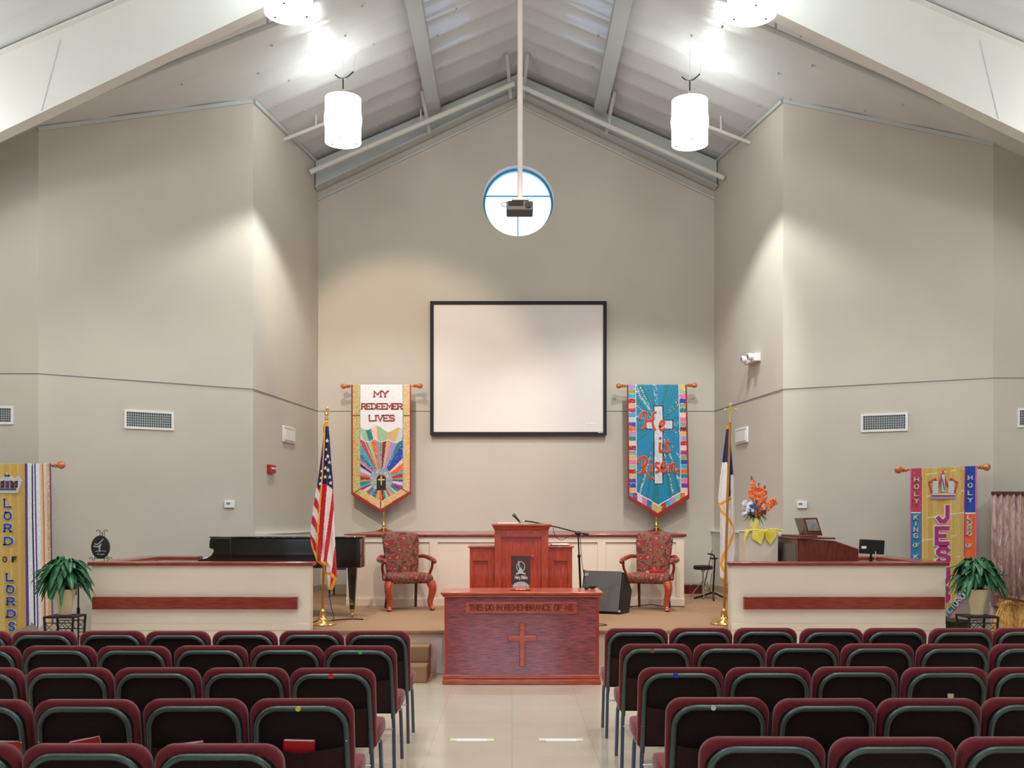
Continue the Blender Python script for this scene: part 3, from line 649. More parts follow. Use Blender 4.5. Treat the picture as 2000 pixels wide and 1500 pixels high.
for k in range(5): em.ell((bx-.055+.0275*k, by-.058, bz+.034), (.01, .003, .007), 8)
em.build('plaque_relief', m_seam, sd)
bb = thing('bible', 'dark brown leather Bible with silver emblem, upright on the round stand', 'book')
def bt(x, z, y): return (bx+x, by-.04-y+z*.19, bz+.058+z)
W2, H2 = .102, .305
bm_ = MB(); v = [bt(a*W2, h, d) for d in (0, -.012) for a, h in ((-1, 0), (1, 0), (1, H2), (-1, H2))]; bm_.add(v, [(0, 1, 2, 3), (7, 6, 5, 4), (0, 4, 5, 1), (1, 5, 6, 2), (2, 6, 7, 3), (3, 7, 4, 0)]); bm_.build('cover', m_bible, bb, bevel=.003)
bm_ = MB(); v = [bt(a*(W2-.006), h, d) for d in (-.012, -.04) for a, h in ((-1, .006), (1, .006), (1, H2-.006), (-1, H2-.006))]; bm_.add(v, [(0, 1, 2, 3), (7, 6, 5, 4), (0, 4, 5, 1), (1, 5, 6, 2), (2, 6, 7, 3), (3, 7, 4, 0)]); bm_.build('pages', m_paper, bb)
eb = MB(); g = lambda x, z, y: bt(x, z, y)
sc_ = 1/13.33*10.8/2000*1.0
def zb(u, v_): return ((u-600)*.0054/16.66*1.0, (1010-v_)*.0054/16.66*1.0)  # zoomed photo px -> cover metres
ov = [(.042*math.cos(q*math.pi/14), .187+.052*math.sin(q*math.pi/14)) for q in range(29)]
eb.stroke(ov, .007, .004, .001, 0, g); eb.stroke([(-.022, .245), (-.018, .2), (-.012, .17)], .011, .005, .001, 0, g)
eb.stroke([(-.02, .135), (0, .165), (.018, .138)], .02, .005, .001, 0, g); eb.stroke([(-.022, .17), (0, .205), (.024, .17)], .008, .005, .001, 1, g)
eb.stroke([(-.045, .112), (-.02, .122), (0, .125), (.02, .122), (.045, .112)], .016, .005, .001, 0, g)
eb.build('emblem', [m_silver, m_leaf2], bb, smooth=False)
LOW = {'o': [[(.3, .6), (.08, .45), (.1, .12), (.45, 0), (.7, .15), (.7, .48), (.3, .6)]], 'l': [[(.3, 1), (.3, .1), (.5, 0)]], 'y': [[(0, .6), (.3, .1)], [(.65, .6), (.3, .0), (.05, -.35)]],
       'b': [[(.1, 1), (.1, 0), (.55, 0), (.7, .3), (.5, .58), (.1, .5)]], 'i': [[(.3, .6), (.3, 0)], [(.27, .8), (.33, .84)]], 'e': [[(.1, .3), (.7, .35), (.55, .6), (.2, .55), (.05, .25), (.3, 0), (.7, .08)]]}
lt = MB(); x = -.058
for ch in 'Holy Bible':
    wd_ = .016 if ch in 'HB' else .006 if ch in ' i' else .0095
    for st_ in (FONT.get(ch) or LOW.get(ch) or []):
        lt.stroke([(x+u*wd_, .06+v_*.034) for u, v_ in st_], .004, .004, .001, 0, g)
    x += wd_+.0032
lt.build('title_lettering', m_paper, bb, smooth=False)
tag(MB().ell((P(1157, 1145, 10.95)[0], 10.95, .975), (.042, .03, .023), 12).tube([(P(1150, 0, 10.9)[0], 10.9, .97), (P(1143, 0, 10.9)[0], 10.86, .962)], [.012, .016], 8).build('microphone', m_black), 'black microphone lying on the right end of the communion table', 'microphone')

# ================================================================ pulpit
pu = thing('pulpit', 'three part cherry pulpit standing on the stage behind the table', 'pulpit'); py_ = 12.3; k = py_/K
def px(p, y=py_): return (p-1000)*y/K
MB().box(px(966), px(1071), py_, py_+.55, SZ, 1.575).build('body', m_woodv, pu, smooth=False)
fm = MB(); f0, f1 = px(966), px(1071)
fm.box(f0, px(979), py_-.025, py_, SZ, 1.575).box(px(1058), f1, py_-.025, py_, SZ, 1.575).box(px(979), px(1058), py_-.025, py_, px(0)*0+EYE-(1049-HZ)*k, 1.575)
fm.build('front_frame', m_woodv, pu, bevel=.004)
tp = MB(); a0, a1 = px(961), px(1076)
tp.add([(a0+.03, py_-.03, 1.56), (a1-.03, py_-.03, 1.56), (a1-.03, py_+.58, 1.56), (a0+.03, py_+.58, 1.56), (a0, py_-.06, 1.625), (a1, py_-.06, 1.625), (a1, py_+.6, 1.6), (a0, py_+.6, 1.6)], [(0, 1, 2, 3), (7, 6, 5, 4), (0, 4, 5, 1), (1, 5, 6, 2), (2, 6, 7, 3), (3, 7, 4, 0)])
tp.box(a0-.005, a1+.005, py_-.07, py_+.6, 1.615, 1.64); tp.build('desk_top', m_tabt, pu, bevel=.005)
for s, (p0, p1, q0, q1) in ((-1, (917, 966, 924, 953)), (1, (1071, 1118, 1082, 1109))):
    wg = MB().box(px(p0), px(p1), py_+.06, py_+.5, SZ, 1.35); o = wg.build('wing', m_woodv, pu, smooth=False)
    zt = EYE-(1096-HZ)*k
    MB().box(px(p0), px(q0), py_+.04, py_+.06, SZ, 1.35).box(px(q1), px(p1), py_+.04, py_+.06, SZ, 1.35).box(px(q0), px(q1), py_+.04, py_+.06, zt, 1.35).build('wing_frame', m_woodv, o, bevel=.003)
    MB().box(px(p0)-.02*(s < 0), px(p1)+.02*(s > 0), py_+.02, py_+.52, 1.35, 1.372).build('wing_top', m_tabt, o, bevel=.005)
MB().box(px(1037), px(1043), py_-.05, py_, 1.235, 1.26).build('peg', m_tabt, pu, bevel=.003)
tag(MB().box(px(972), px(1012), py_+.02, py_+.3, 1.64, 1.652).build('papers', m_paper, bevel=.003), 'thin stack of white papers on the pulpit top', 'papers')
ob = thing('open_book', 'open white book lying on the right wing of the pulpit', 'book')
MB().box(px(1078), px(1112), py_+.1, py_+.35, 1.377, 1.395).build('pages', m_paper, ob, bevel=.006); MB().box(px(1076), px(1113), py_+.09, py_+.36, 1.3725, 1.377).build('cover', m_black, ob)

# ================================================================ microphone stand, monitor speaker
ms = thing('microphone_stand', 'black boom microphone stand reaching over the pulpit', 'stand'); my = 12.75
f = lambda a, b, y=my: Vector(P(a, b, y))
bs_ = (f(1136, 0).x, my, SZ)
MB().lathe([(.13, 0), (.13, .012), (.1, .025), (.02, .04), (.015, .04)], 24, bs_).build('base', m_blackm, ms)
MB().tube([(bs_[0], my, SZ+.03), f(1131, 1085)], .014, 10).tube([f(1131, 1085), f(1129, 1044)], .009, 10).build('pole', m_blackm, ms)
MB().ell(tuple(f(1131, 1086)), (.022, .022, .03), 10).ell(tuple(f(1129, 1042)), (.04, .03, .03), 10).build('clutch', m_black, ms)
MB().tube([f(1150, 1044), f(1128, 1040), f(1090, 1030), f(1038, 1019), f(1019, 1017)], .009, 8).build('boom', m_blackm, ms)
MB().tube([f(1150, 1044), f(1138, 1042)], .017, 8).build('counterweight', m_black, ms)
MB().tube([f(1024, 1018), f(1020, 1017)], .014, 8).build('clip', m_chrome, ms)
MB().tube(smooth_pts([f(1015, 1019), f(1020, 1026), f(1040, 1024), f(1075, 1026)]), .005, 6).tube(smooth_pts([f(1080, 1031), f(1084, 1045), f(1096, 1055), f(1110, 1048), f(1126, 1041)]), .004, 6).tube(smooth_pts([f(1133, 1050), f(1136, 1090), f(1140, 1120), f(1145, 1150), (bs_[0]+.12, my, SZ+.01)]), .004, 6).build('cable', m_cable, ms)
mc = thing('microphone', 'black microphone on the boom above the pulpit', 'microphone')
MB().tube([f(1015, 1019), f(1006, 1009)], [.011, .015], 10).build('handle', m_black, mc); MB().ell(tuple(f(1004, 1006.5)), .024, 12).build('mesh_head', m_grey, mc)

sp = thing('monitor_speaker', 'black wedge stage monitor speaker standing right of the pulpit', 'speaker', (1.17, 13.15, SZ), math.radians(-28))
prof = [(-.12, 0), (.2, 0), (.3, .28), (.12, .5), (.02, .54)]
MB().prism([(a, b) for a, b in prof], -.28, .28, 'x').build('cabinet', m_black, sp, bevel=.008)
gq = Matrix.Translation((0, -.12, .02)) @ Matrix.Rotation(-math.atan2(.14, .54), 4, 'X')
MB().box(-.26, .26, -.012, -.001, .01, .53).xf(gq).build('grille', m_grey, sp, bevel=.004)
cn = MB()
for a in (-.27, .27):
    for h in (.02, .53): cn.box(a-.014, a+.014, -.018, .01, h-.014, h+.014)
cn.xf(gq).build('corner_cap', m_chrome, sp, bevel=.003)
MB().box(-.25, -.2, -.016, -.012, .46, .5).xf(gq).build('badge', m_silver, sp)

# ================================================================ carved arm chairs
def armchair(label, loc, rz):
    t = thing('carved_armchair', label, 'armchair', loc, rz, 'floral carved armchairs on the stage')
    fr_ = .31; rr = .225
    # seat: trapezoid cushion with crown
    st_ = MB(); top = []
    def plan(s, e=0): return (-(fr_+e)+(0), -.27-e), ((fr_+e), -.27-e), (rr+.01+e, .25+e), (-(rr+.01)-e, .25+e)
    for z, e in ((.355, -.01), (.375, .0), (.44, .005), (.475, -.02), (.49, -.07)):
        top.append([(x, y, z) for x, y in plan(0, e)])
    vs = [p for r in top for p in r]; fs = [(0, 3, 2, 1), (16, 17, 18, 19)]
    for i in range(4):
        for j in range(4): fs.append((i*4+j, i*4+(j+1) % 4, i*4+4+(j+1) % 4, i*4+4+j))
    st_.add(vs, fs); st_.build('seat', m_tap, t, bevel=.02, seg=3)
    # upholstered back, raked, wider on top
    bk = MB(); sl = lambda z: .2+(z-.42)*.22
    ring = []
    for z, hw, dp in ((.42, .215, .05), (.5, .22, .055), (.7, .235, .06), (.9, .25, .055), (.98, .25, .05), (1.01, .235, .03)):
        y = sl(z); ring += [(-hw, y, z), (-hw, y-dp, z), (-hw*.5, y-dp-.015, z+(.012 if z > 1 else 0)), (0, y-dp-.02, z+(.02 if z > 1 else 0)), (hw*.5, y-dp-.015, z+(.012 if z > 1 else 0)), (hw, y-dp, z), (hw, y, z), (0, y+.005, z+(.02 if z > 1 else 0))]
    fs = [tuple(range(8))[::-1], tuple(range(40, 48))]
    for i in range(5):
        for j in range(8): fs.append((i*8+j, i*8+(j+1) % 8, i*8+8+(j+1) % 8, i*8+8+j))
    bk.add(ring, fs); bk.build('backrest', m_tap, t, bevel=.012)
    for s in (-1, 1):
        c = MB(); x = s*(fr_-.03)
        pts = smooth_pts([(x, -.24, .37), (x+s*.02, -.265, .30), (x+s*.012, -.26, .22), (x-s*.01, -.245, .12), (x, -.255, .05), (x+s*.012, -.285, .022)], 4)
        n = len(pts); rs = [.045*(1-i/(n-1))**.8+.017+(.014 if i > n-4 else 0) for i in range(n)]
        c.tube(pts, rs, 10); c.ell((x+s*.012, -.285, .026), (.038, .045, .026), 12); c.build('front_leg', m_tabt, t)
        MB().tube([(s*.2, .22, .42), (s*.2, .235, .2), (s*.21, .29, 0)], [.026, .024, .02], 4).build('rear_leg', m_dkwood, t)
        a = MB(); ax_ = s*.335
        a.tube(smooth_pts([(s*.24, .27, .69), (s*.3, .16, .70), (ax_+s*.03, .02, .665), (ax_+s*.02, -.12, .655), (ax_, -.2, .66), (ax_, -.24, .645)], 4), [.022+.01*math.sin(i*.16) for i in range(21)], 8)
        a.ell((ax_, -.235, .64), (.026, .034, .03), 10)
        a.tube(smooth_pts([(ax_, -.13, .65), (ax_+s*.004, -.09, .56), (s*.315, -.06, .47), (s*.305, -.08, .40)], 4), [.02, .02, .02, .018, .018, .018, .019, .02, .022, .026, .03, .03, .026], 8)
        a.build('arm', m_wood, t)
    return t
ac = armchair('floral armchair with carved arms left of the pulpit', (-1.42, 13.68, SZ), math.radians(20))
armchair('floral armchair with carved arms right of the pulpit, a red book on its seat', (1.84, 13.66, SZ), math.radians(-20))
def book(label, loc, rot, w=.15, h=.21, d=.028, cat='book', group=None, name='hymnal'):
    t = thing(name, label, cat, loc, 0, group); t.rotation_euler = rot
    MB().box(-w/2, w/2, -d/2, -d/2+.003, 0, h).box(-w/2, w/2, d/2-.003, d/2, 0, h).box(-w/2, -w/2+.004, -d/2, d/2, 0, h).build('cover', m_redbk, t, smooth=False)
    MB().box(-w/2+.004, w/2-.004, -d/2+.003, d/2-.003, .004, h-.002).build('pages', m_paper, t, smooth=False)
    return t
rb = book('red book lying on the seat of the right armchair', (1.80, 13.62, SZ+.505), (math.radians(90), 0, math.radians(100)))

# ================================================================ grand piano
pi_ = thing('grand_piano', 'black grand piano on the left of the stage behind the half wall', 'piano'); Yp = 12.45
x0, x1 = P(409, 0, Yp)[0], P(706, 0, Yp)[0]; zt = 1.462; zb_ = 1.1
plan = [(x0+.25, Yp), (x1-.1, Yp), (x1-.02, Yp+.05), (x1, Yp+.2), (x1-.01, Yp+.42), (x1-.12, Yp+.62), (x1-.45, Yp+.85), (x1-.8, Yp+1.15), (x0+.7, Yp+1.38), (x0+.25, Yp+1.42)]
MB().prism(plan, zb_, zt, 'z').build('case', m_lacq, pi_, bevel=.01)
for yy in (Yp, Yp+1.37):
    MB().prism([(x0+.26, zb_), (x0+.26, zt), (x0+.012, zt), (x0, zt-.03), (x0-.004, zt-.11), (x0+.01, zt-.125), (x0+.045, zt-.13), (x0+.05, zt-.16), (x0+.02, zt-.21), (x0-.04, zt-.245), (x0-.14, zt-.26), (x0-.15, zb_)], yy, yy+.05).build('arm', m_lacq, pi_, bevel=.006)
MB().box(x0-.15, x0+.27, Yp+.04, Yp+1.38, zb_, zb_+.09).build('key_bed', m_lacq, pi_, bevel=.006)
kb = MB(); kb.box(x0-.11, x0+.04, Yp+.1, Yp+1.32, zb_+.09, zb_+.12); kb.build('keyboard', m_paper, pi_, smooth=False)
MB().box(x0+.05, x0+.08, Yp+.05, Yp+1.37, zb_+.09, zt-.02).build('fallboard', m_lacq, pi_, bevel=.004)
lid = [(x0+.004, Yp-.012), (x1-.09, Yp-.012), (x1+.0, Yp+.045), (x1+.014, Yp+.2), (x1+.0, Yp+.43), (x1-.11, Yp+.64), (x1-.44, Yp+.87), (x1-.8, Yp+1.17), (x0+.7, Yp+1.4), (x0+.004, Yp+1.44)]
MB().prism(lid, zt+.002, zt+.022, 'z').build('lid', m_lacq, pi_, bevel=.005)
hg = MB()
for p in (505, 518, 535, 556, 575, 680): x = P(p, 0, Yp)[0]; hg.box(x-.02, x+.02, Yp-.016, Yp+.01, zt+.012, zt+.026)
hg.build('hinge', m_chrome, pi_)
for (lx, ly) in ((P(688, 0, Yp+.12)[0], Yp+.13), (x0+.1, Yp+.2), (x0+.1, Yp+1.2)):
    lg = MB().tube([(lx, ly, zb_), (lx, ly, zb_-.04), (lx, ly, SZ+.1)], [.075, .075, .04], 4).build('leg', m_lacq, pi_, bevel=.004)
    MB().tube([(lx, ly, SZ+.1), (lx, ly, SZ+.06)], .026, 10).lathe([(.03, -.012), (.03, .012)], 14, (lx, ly, SZ+.03), ax='x').build('caster', m_brass, lg)
ly_ = MB(); lx = x0+.35; ly_.box(lx-.02, lx+.02, Yp+.6, Yp+.63, SZ+.1, zb_).box(lx-.02, lx+.02, Yp+.8, Yp+.83, SZ+.1, zb_).box(lx-.05, lx+.05, Yp+.56, Yp+.87, SZ+.06, SZ+.12); ly_.build('pedal_lyre', m_lacq, pi_)
# simple blue seated chair seen beneath the piano
bc = thing('blue_chair', 'chair with blue seat and thin black legs behind the piano', 'chair', (P(672, 0, 15.9)[0], 15.9, SZ), 0)
MB().box(-.2, .2, -.2, .2, .42, .46).build('seat', M('blue_seat_fabric', (52, 66, 110), .8, n=.1, ns=60), bc, bevel=.01)
MB().box(-.2, .2, .18, .21, .6, .85).build('backrest', bpy.data.materials['blue_seat_fabric'], bc, bevel=.01)
for a in (-.19, .19):
    MB().tube([(a, -.19, .42), (a, -.2, 0)], .012, 6).build('leg', m_blackm, bc); MB().tube([(a, .19, .85), (a, .2, 0)], .012, 6).build('leg', m_blackm, bc)

# ================================================================ organ, monitor, pedestal with flowers
og = thing('organ', 'dark cherry organ console behind the right half wall', 'organ'); Yo = 12.2
ox0, ox1, ox2 = 559*Yo/K, 626*Yo/K, 677*Yo/K
MB().prism([(ox0, SZ), (ox2, SZ), (ox2, 1.34), (ox1+.03, 1.437), (ox0, 1.455)], Yo, Yo+1.15).build('case', m_dkwood, og, bevel=.006)
MB().box(ox0-.014, ox0-.002, Yo+.05, Yo+1.1, SZ+.1, 1.40).build('back_cloth', m_organg, og)
MB().box(ox0-.012, ox0+.03, Yo-.004, Yo+.03, SZ, 1.455).build('corner_post', m_dkwood, og, bevel=.003)
MB().box(ox0-.02, ox1+.03, Yo-.02, Yo+1.17, 1.456, 1.478).box(ox0+.06, ox1-.15, Yo+.1, Yo+1.0, 1.478, 1.5).build('top', m_dkwood, og, bevel=.005)
y2 = Yo+.45; a, b, c_, d_ = P(1568, 1012, y2), P(1596, 1011, y2), P(1607, 1046, y2), P(1579, 1046, y2)
rk = MB(); rk.add([a, b, c_, d_]+[(q[0]+.03, q[1]+.5, q[2]) for q in (a, b, c_, d_)], [(0, 1, 2, 3), (7, 6, 5, 4), (0, 4, 5, 1), (1, 5, 6, 2), (2, 6, 7, 3), (3, 7, 4, 0)])
rk.build('music_rack', m_dkwood, og, bevel=.004)
rk2 = MB(); e = lambda q, o: (q[0]+o[0], q[1]-.006, q[2]+o[1]); rk2.add([e(a, (.03, -.02)), e(b, (-.02, -.02)), e(c_, (-.03, .06)), e(d_, (.0, .06))]+[(q[0], q[1]+.005, q[2]) for q in (e(a, (.03, -.02)), e(b, (-.02, -.02)), e(c_, (-.03, .06)), e(d_, (.0, .06)))], [(0, 1, 2, 3), (7, 6, 5, 4), (0, 4, 5, 1), (1, 5, 6, 2), (2, 6, 7, 3), (3, 7, 4, 0)])
rk2.build('rack_reflection', M('grey_reflection', (150, 150, 144), .5, n=.3, ns=8), og)  # grey patch painted as a reflection on the rack face
MB().tube([P(1571, 1030, y2), P(1566, 1047, y2)], .004, 6).build('rack_prop', m_blackm, og)
sm = thing('stand_monitor', 'small black monitor with white label on a stand right of the organ', 'monitor'); y3 = 11.75
a, b = P(1680, 1053, y3), P(1727, 1081, y3)
q = MB().box(a[0], b[0], y3, y3+.06, b[2], a[2]); q.v = [(x+(z-b[2])*.06, y, z-(x-a[0])*.05) for x, y, z in q.v]; q.build('screen_back', m_black, sm, bevel=.008)
q = P(1682, 1071, y3); MB().box(q[0]+.003, q[0]+.06, y3-.003, y3, q[2]-.003, q[2]+.026).build('label', m_paper, sm)
q = P(1701, 1083, y3+.03); MB().tube([(q[0], q[1], q[2]+.01), (q[0], q[1], SZ+.02)], .012, 8).tube([(q[0], q[1], q[2]-.03), (q[0], q[1], q[2]-.2)], .018, 8).build('pole', m_blackm, sm)
MB().lathe([(.12, 0), (.12, .02), (.02, .03)], 18, (q[0], q[1], SZ)).build('base', m_blackm, sm)
q1 = P(1710, 1077, y3-.005); MB().tube(smooth_pts([q1, (q1[0]-.005, q1[1]-.01, q1[2]-.06), (q1[0]-.03, q1[1], q1[2]-.25)]), .005, 6).build('cable', m_silver, sm)

Yf = 13.0; pdx = P(1481, 0, Yf)[0]
pdst = thing('white_pedestal', 'plain white pedestal under the orange flower arrangement', 'pedestal')
MB().box(pdx-.2, pdx+.2, Yf-.2, Yf+.2, SZ, 1.535).build('column', M('warm_white_pedestal', (214, 204, 190), .6, n=.02), pdst, bevel=.006)
ys = thing('yellow_scarf', 'yellow satin scarf draped over the white pedestal', 'cloth')
MB().box(pdx-.215, pdx+.23, Yf-.215, Yf+.21, 1.536, 1.546).build('top_cloth', m_yel, ys, bevel=.004)
z0 = 1.548
def flap(pts, nm='flap'):
    m = MB(); n = len(pts); fr = [(pdx+a, Yf-.217-.006*math.sin(a*60), z0+b) for a, b in pts]
    m.add(fr+[(x, y-.008, z) for x, y, z in fr], [tuple(range(n)), tuple(range(n, 2*n))[::-1]]+[(i, (i+1) % n, (i+1) % n+n, i+n) for i in range(n)]); m.build(nm, m_yel, ys, bevel=.003)
flap([(-.215, .0), (-.235, -.1), (-.22, -.18), (-.205, -.08), (-.17, -.012), (-.15, 0)])
flap([(-.125, .0), (-.13, -.10), (-.02, -.17), (.015, -.08), (.03, -.02), (.06, 0)])
flap([(.03, .0), (.035, -.09), (.095, -.18), (.17, -.08), (.19, -.02), (.21, 0)])
tw = MB(); tw.tube(smooth_pts([(pdx-.21, Yf-.2, z0), (pdx-.1, Yf-.21, z0+.012), (pdx+.02, Yf-.205, z0+.003), (pdx+.12, Yf-.21, z0+.02), (pdx+.25, Yf-.2, z0+.006)]), [.012+.005*math.sin(i*1.9) for i in range(25)], 8); tw.build('twisted_edge', m_yel, ys)
fa = thing('flower_arrangement', 'orange gladioli with white and blue blooms in a pale yellow vase', 'flowers'); vx = P(1474, 0, Yf)[0]; vz = 1.547
MB().lathe([(.035, 0), (.04, .01), (.022, .03), (.06, .07), (.075, .12), (.065, .16), (.055, .16), (.05, .12)], 20, (vx, Yf, vz)).build('vase', m_yelglass, fa)
FP = lambda a, b: Vector(P(1430+a/8.33, 920+b/8.33, Yf))
stm = MB(); ptl = MB(); rnd = random.Random(3)
stems = [((315, 90), (345, 760), (160, 430)), ((440, 200), (370, 760), (270, 560)), ((540, 240), (390, 760), (330, 520)), ((700, 465), (390, 760), (480, 600)), ((420, 620), (380, 760), (590, 720))]
def bloom(c, r, mi=0, n=5):
    for k in range(n):
        q = 2*math.pi*k/n+rnd.random(); t = rnd.uniform(-.5, .5); d = Vector((math.cos(q), -abs(.5+t*.3), math.sin(q)))
        ptl.ell(tuple(c+d*r*.6), (r*.55*abs(math.cos(q))+r*.28, r*.25, r*.55*abs(math.sin(q))+r*.28), 8, mi)
for (tp_, bt_, (z1, z2)) in stems:
    a, b = FP(*tp_), FP(*bt_); mid = (a+b)/2+Vector((0, -.03, 0)); cur = smooth_pts([b, mid, a], 8)
    stm.tube(cur, .005, 5)
    for i, p in enumerate(cur):
        if z1 <= (2*HZ*0+ (EYE-p.z)/Yf*K+HZ-920)*8.33 <= z2:
            bloom(p+Vector((rnd.uniform(-.015, .015), -.02, 0)), .036 if z1 > 200 else .028, 3 if rnd.random() < .35 else 0, 5)
    for k in range(2): stm.tube([a-Vector((0, 0, .02)), a+Vector((rnd.uniform(-.02, .02), 0, rnd.uniform(.0, .02)))], [.009, .002], 5)
    e1 = cur[-3]; stm.tube([e1, e1+Vector((.02, 0, .03))], [.009, .002], 5); stm.tube([e1, e1+Vector((-.018, 0, .03))], [.009, .002], 5)
for (a, b) in ((290, 340), (285, 400), (420, 300), (480, 370), (500, 420), (380, 400), (400, 470), (450, 500), (420, 540), (560, 540), (600, 560), (640, 500), (460, 650), (500, 670), (410, 660), (320, 200), (330, 250), (450, 420)):
    bloom(FP(a, b)+Vector((0, -.05, 0)), .03, 3 if (a+b) % 3 == 0 else 0, 6)
for k in range(38):
    bloom(FP(rnd.gauss(265, 50), rnd.gauss(590, 55))+Vector((0, -.06+rnd.uniform(-.02, .02), 0)), .02, 1 if rnd.random() < .72 else 2, 4)
for k in range(8): bloom(FP(rnd.gauss(345, 20), rnd.gauss(570, 30))+Vector((0, -.07, 0)), .018, 2, 4)
lf = MB()
def blade(mb, pts, w, fold=.3, n=7, mi=0):
    pts = smooth_pts(pts, 3); N = len(pts); vs = []
    for i, p in enumerate(pts):
        t = (pts[min(i+1, N-1)]-pts[max(i-1, 0)]).normalized(); s = t.cross(Vector((0, 0, 1)));
        if s.length < 1e-3: s = Vector((1, 0, 0))
        s.normalize(); u = s.cross(t); f_ = i/(N-1); ww = w*math.sin(math.pi*min(1, .12+f_*.88))**.7*.5
        vs += [p-s*ww+u*ww*fold, p, p+s*ww+u*ww*fold]
    fs = []
    for i in range(N-1): fs += [(i*3, i*3+1, i*3+4, i*3+3), (i*3+1, i*3+2, i*3+5, i*3+4)]
    mb.add(vs, fs, mi)
for k in range(70):
    b = FP(375, 770); a = FP(rnd.uniform(140, 590), rnd.uniform(640, 830))+Vector((0, rnd.uniform(-.12, .08), 0)); m_ = (a+b)/2+Vector((0, -.02, .04))
    blade(lf, [b, m_, a], rnd.uniform(.02, .035))
for a in ((490, 890), (470, 850), (200, 810), (215, 845), (100, 570), (560, 430), (590, 640), (520, 820)): blade(lf, [FP(375, 760), FP((a[0]+375)/2, (a[1]+700)/2)+Vector((0, -.06, .02)), FP(*a)+Vector((0, -.06, 0))], .025)
stm.build('stems', m_leaf2, fa); ptl.build('blossoms', [m_orange, m_bloom, m_blueb, m_orange2], fa); lf.build('leaves', m_leaf2, fa, fix=False, solid=.002)

# ================================================================ drum hardware at the right rear
th = thing('drum_stool', 'round black drum stool with chrome legs right of the wainscot', 'stool'); Yd = 15.5; dx = P(1373, 0, Yd)[0]
g = lambda a, b, y=Yd: Vector(P(1330+a/11.54, 1060+b/11.54, y))
MB().lathe([(.12, .0), (.145, .01), (.145, .05), (.12, .065), (.02, .07)], 24, (dx, Yd, g(0, 605).z)).build('seat', m_black, th)
MB().tube([(dx, Yd, g(0, 605).z), (dx, Yd, g(0, 660).z)], [.04, .02], 10).tube([(dx, Yd, g(0, 650).z), (dx, Yd, SZ+.06)], .012, 8).build('post', m_chrome, th)
for k in range(3):
    q_ = 2*math.pi*k/3+.4; ex = Vector((dx+.22*math.cos(q_), Yd+.22*math.sin(q_), SZ+.01))
    MB().tube([(dx, Yd, g(0, 850).z), ex], .009, 6).build('leg', m_chrome, th)
gs = thing('guitar_stand', 'tall black tubular guitar stand in the right rear corner', 'stand')
MB().tube([g(725, 1120), g(735, 900), g(765, 400), g(745, 290), g(700, 262), g(600, 250)], .012, 8).build('upright', m_blackm, gs)
MB().tube(smooth_pts([g(650, 340), g(700, 358), g(760, 360), g(800, 360), g(815, 335)]), .012, 8).build('yoke', m_blackm, gs)
for a in (Vector(P(1356, 0, 15.35)), Vector(P(1418, 0, 15.3)), Vector(P(1394, 0, 15.0))):
    a.z = SZ+.012; b = g(725, 1120); MB().tube([b, a], .014, 6).build('leg', m_blackm, gs)
cs = thing('folded_cymbal_stand', 'folded chrome cymbal stand leaning behind the drum stool', 'stand'); Yc = 15.75
h = lambda a, b: Vector(P(1330+a/11.54, 1060+b/11.54, Yc))
MB().tube([(h(505, 1010).x, Yc, SZ+.002), h(505, 1010), h(570, 760), h(640, 460), h(700, 170)], [.016, .016, .013, .01, .006], 8).build('tube', m_chrome, cs)
for a, b in (((690, 700), (650, 1060)), ((590, 880), (640, 1110)), ((520, 900), (480, 1130)), ((560, 1050), (700, 1130))): MB().tube([h(*a), h(*b)], .009, 6).build('folded_leg', m_chrome, cs)
dr = thing('snare_drum', 'dark red drum with chrome rim lying behind the enclosure', 'drum'); q = P(1349, 1158, 16.6)
MB().lathe([(.2, 0), (.2, .14)], 28, (q[0], 16.6, SZ)).build('shell', M('dark_red_lacquer', (92, 18, 26), .25, coat=.5, n=.1), dr)
MB().lathe([(.208, 0), (.208, .02), (.19, .02)], 28, (q[0], 16.6, SZ+.14)).build('rim', m_chrome, dr)
# cords on the stage
tag(MB().tube(smooth_pts([(1.45, 13.55, SZ+.006), (1.6, 13.95, SZ+.006), (1.9, 14.05, SZ+.03), (2.05, 14.1, SZ+.006), (2.35, 13.98, SZ+.006)]), .006, 6).build('power_cord', m_cable), 'black cord along the stage floor behind the right armchair', 'cord')
tag(MB().tube(smooth_pts([P(642, 1155, 12.2), P(647, 1185, 12.1), P(652, 1205, 12.0), (P(651, 0, 12)[0], 11.95, SZ+.006), (P(640, 0, 12)[0], 11.9, SZ+.006), (-2.2, 12.0, SZ+.006)]), .005, 6).tube(smooth_pts([(-2.15, 12.1, SZ+.006), (-1.95, 12.3, SZ+.006), (-1.78, 12.25, SZ+.006)]), .008, 6).build('power_cord', m_cable), 'black cord hanging behind the striped flag and lying on the stage', 'cord')
tag(MB().tube(smooth_pts([(.85, 11.6, SZ+.005), (1.0, 11.55, SZ+.005), (1.08, 11.65, SZ+.005), (1.0, 11.75, SZ+.005), (.85, 11.72, SZ+.005)]), .005, 6).build('power_cord', m_cable), 'small loop of black cord right of the communion table', 'cord')
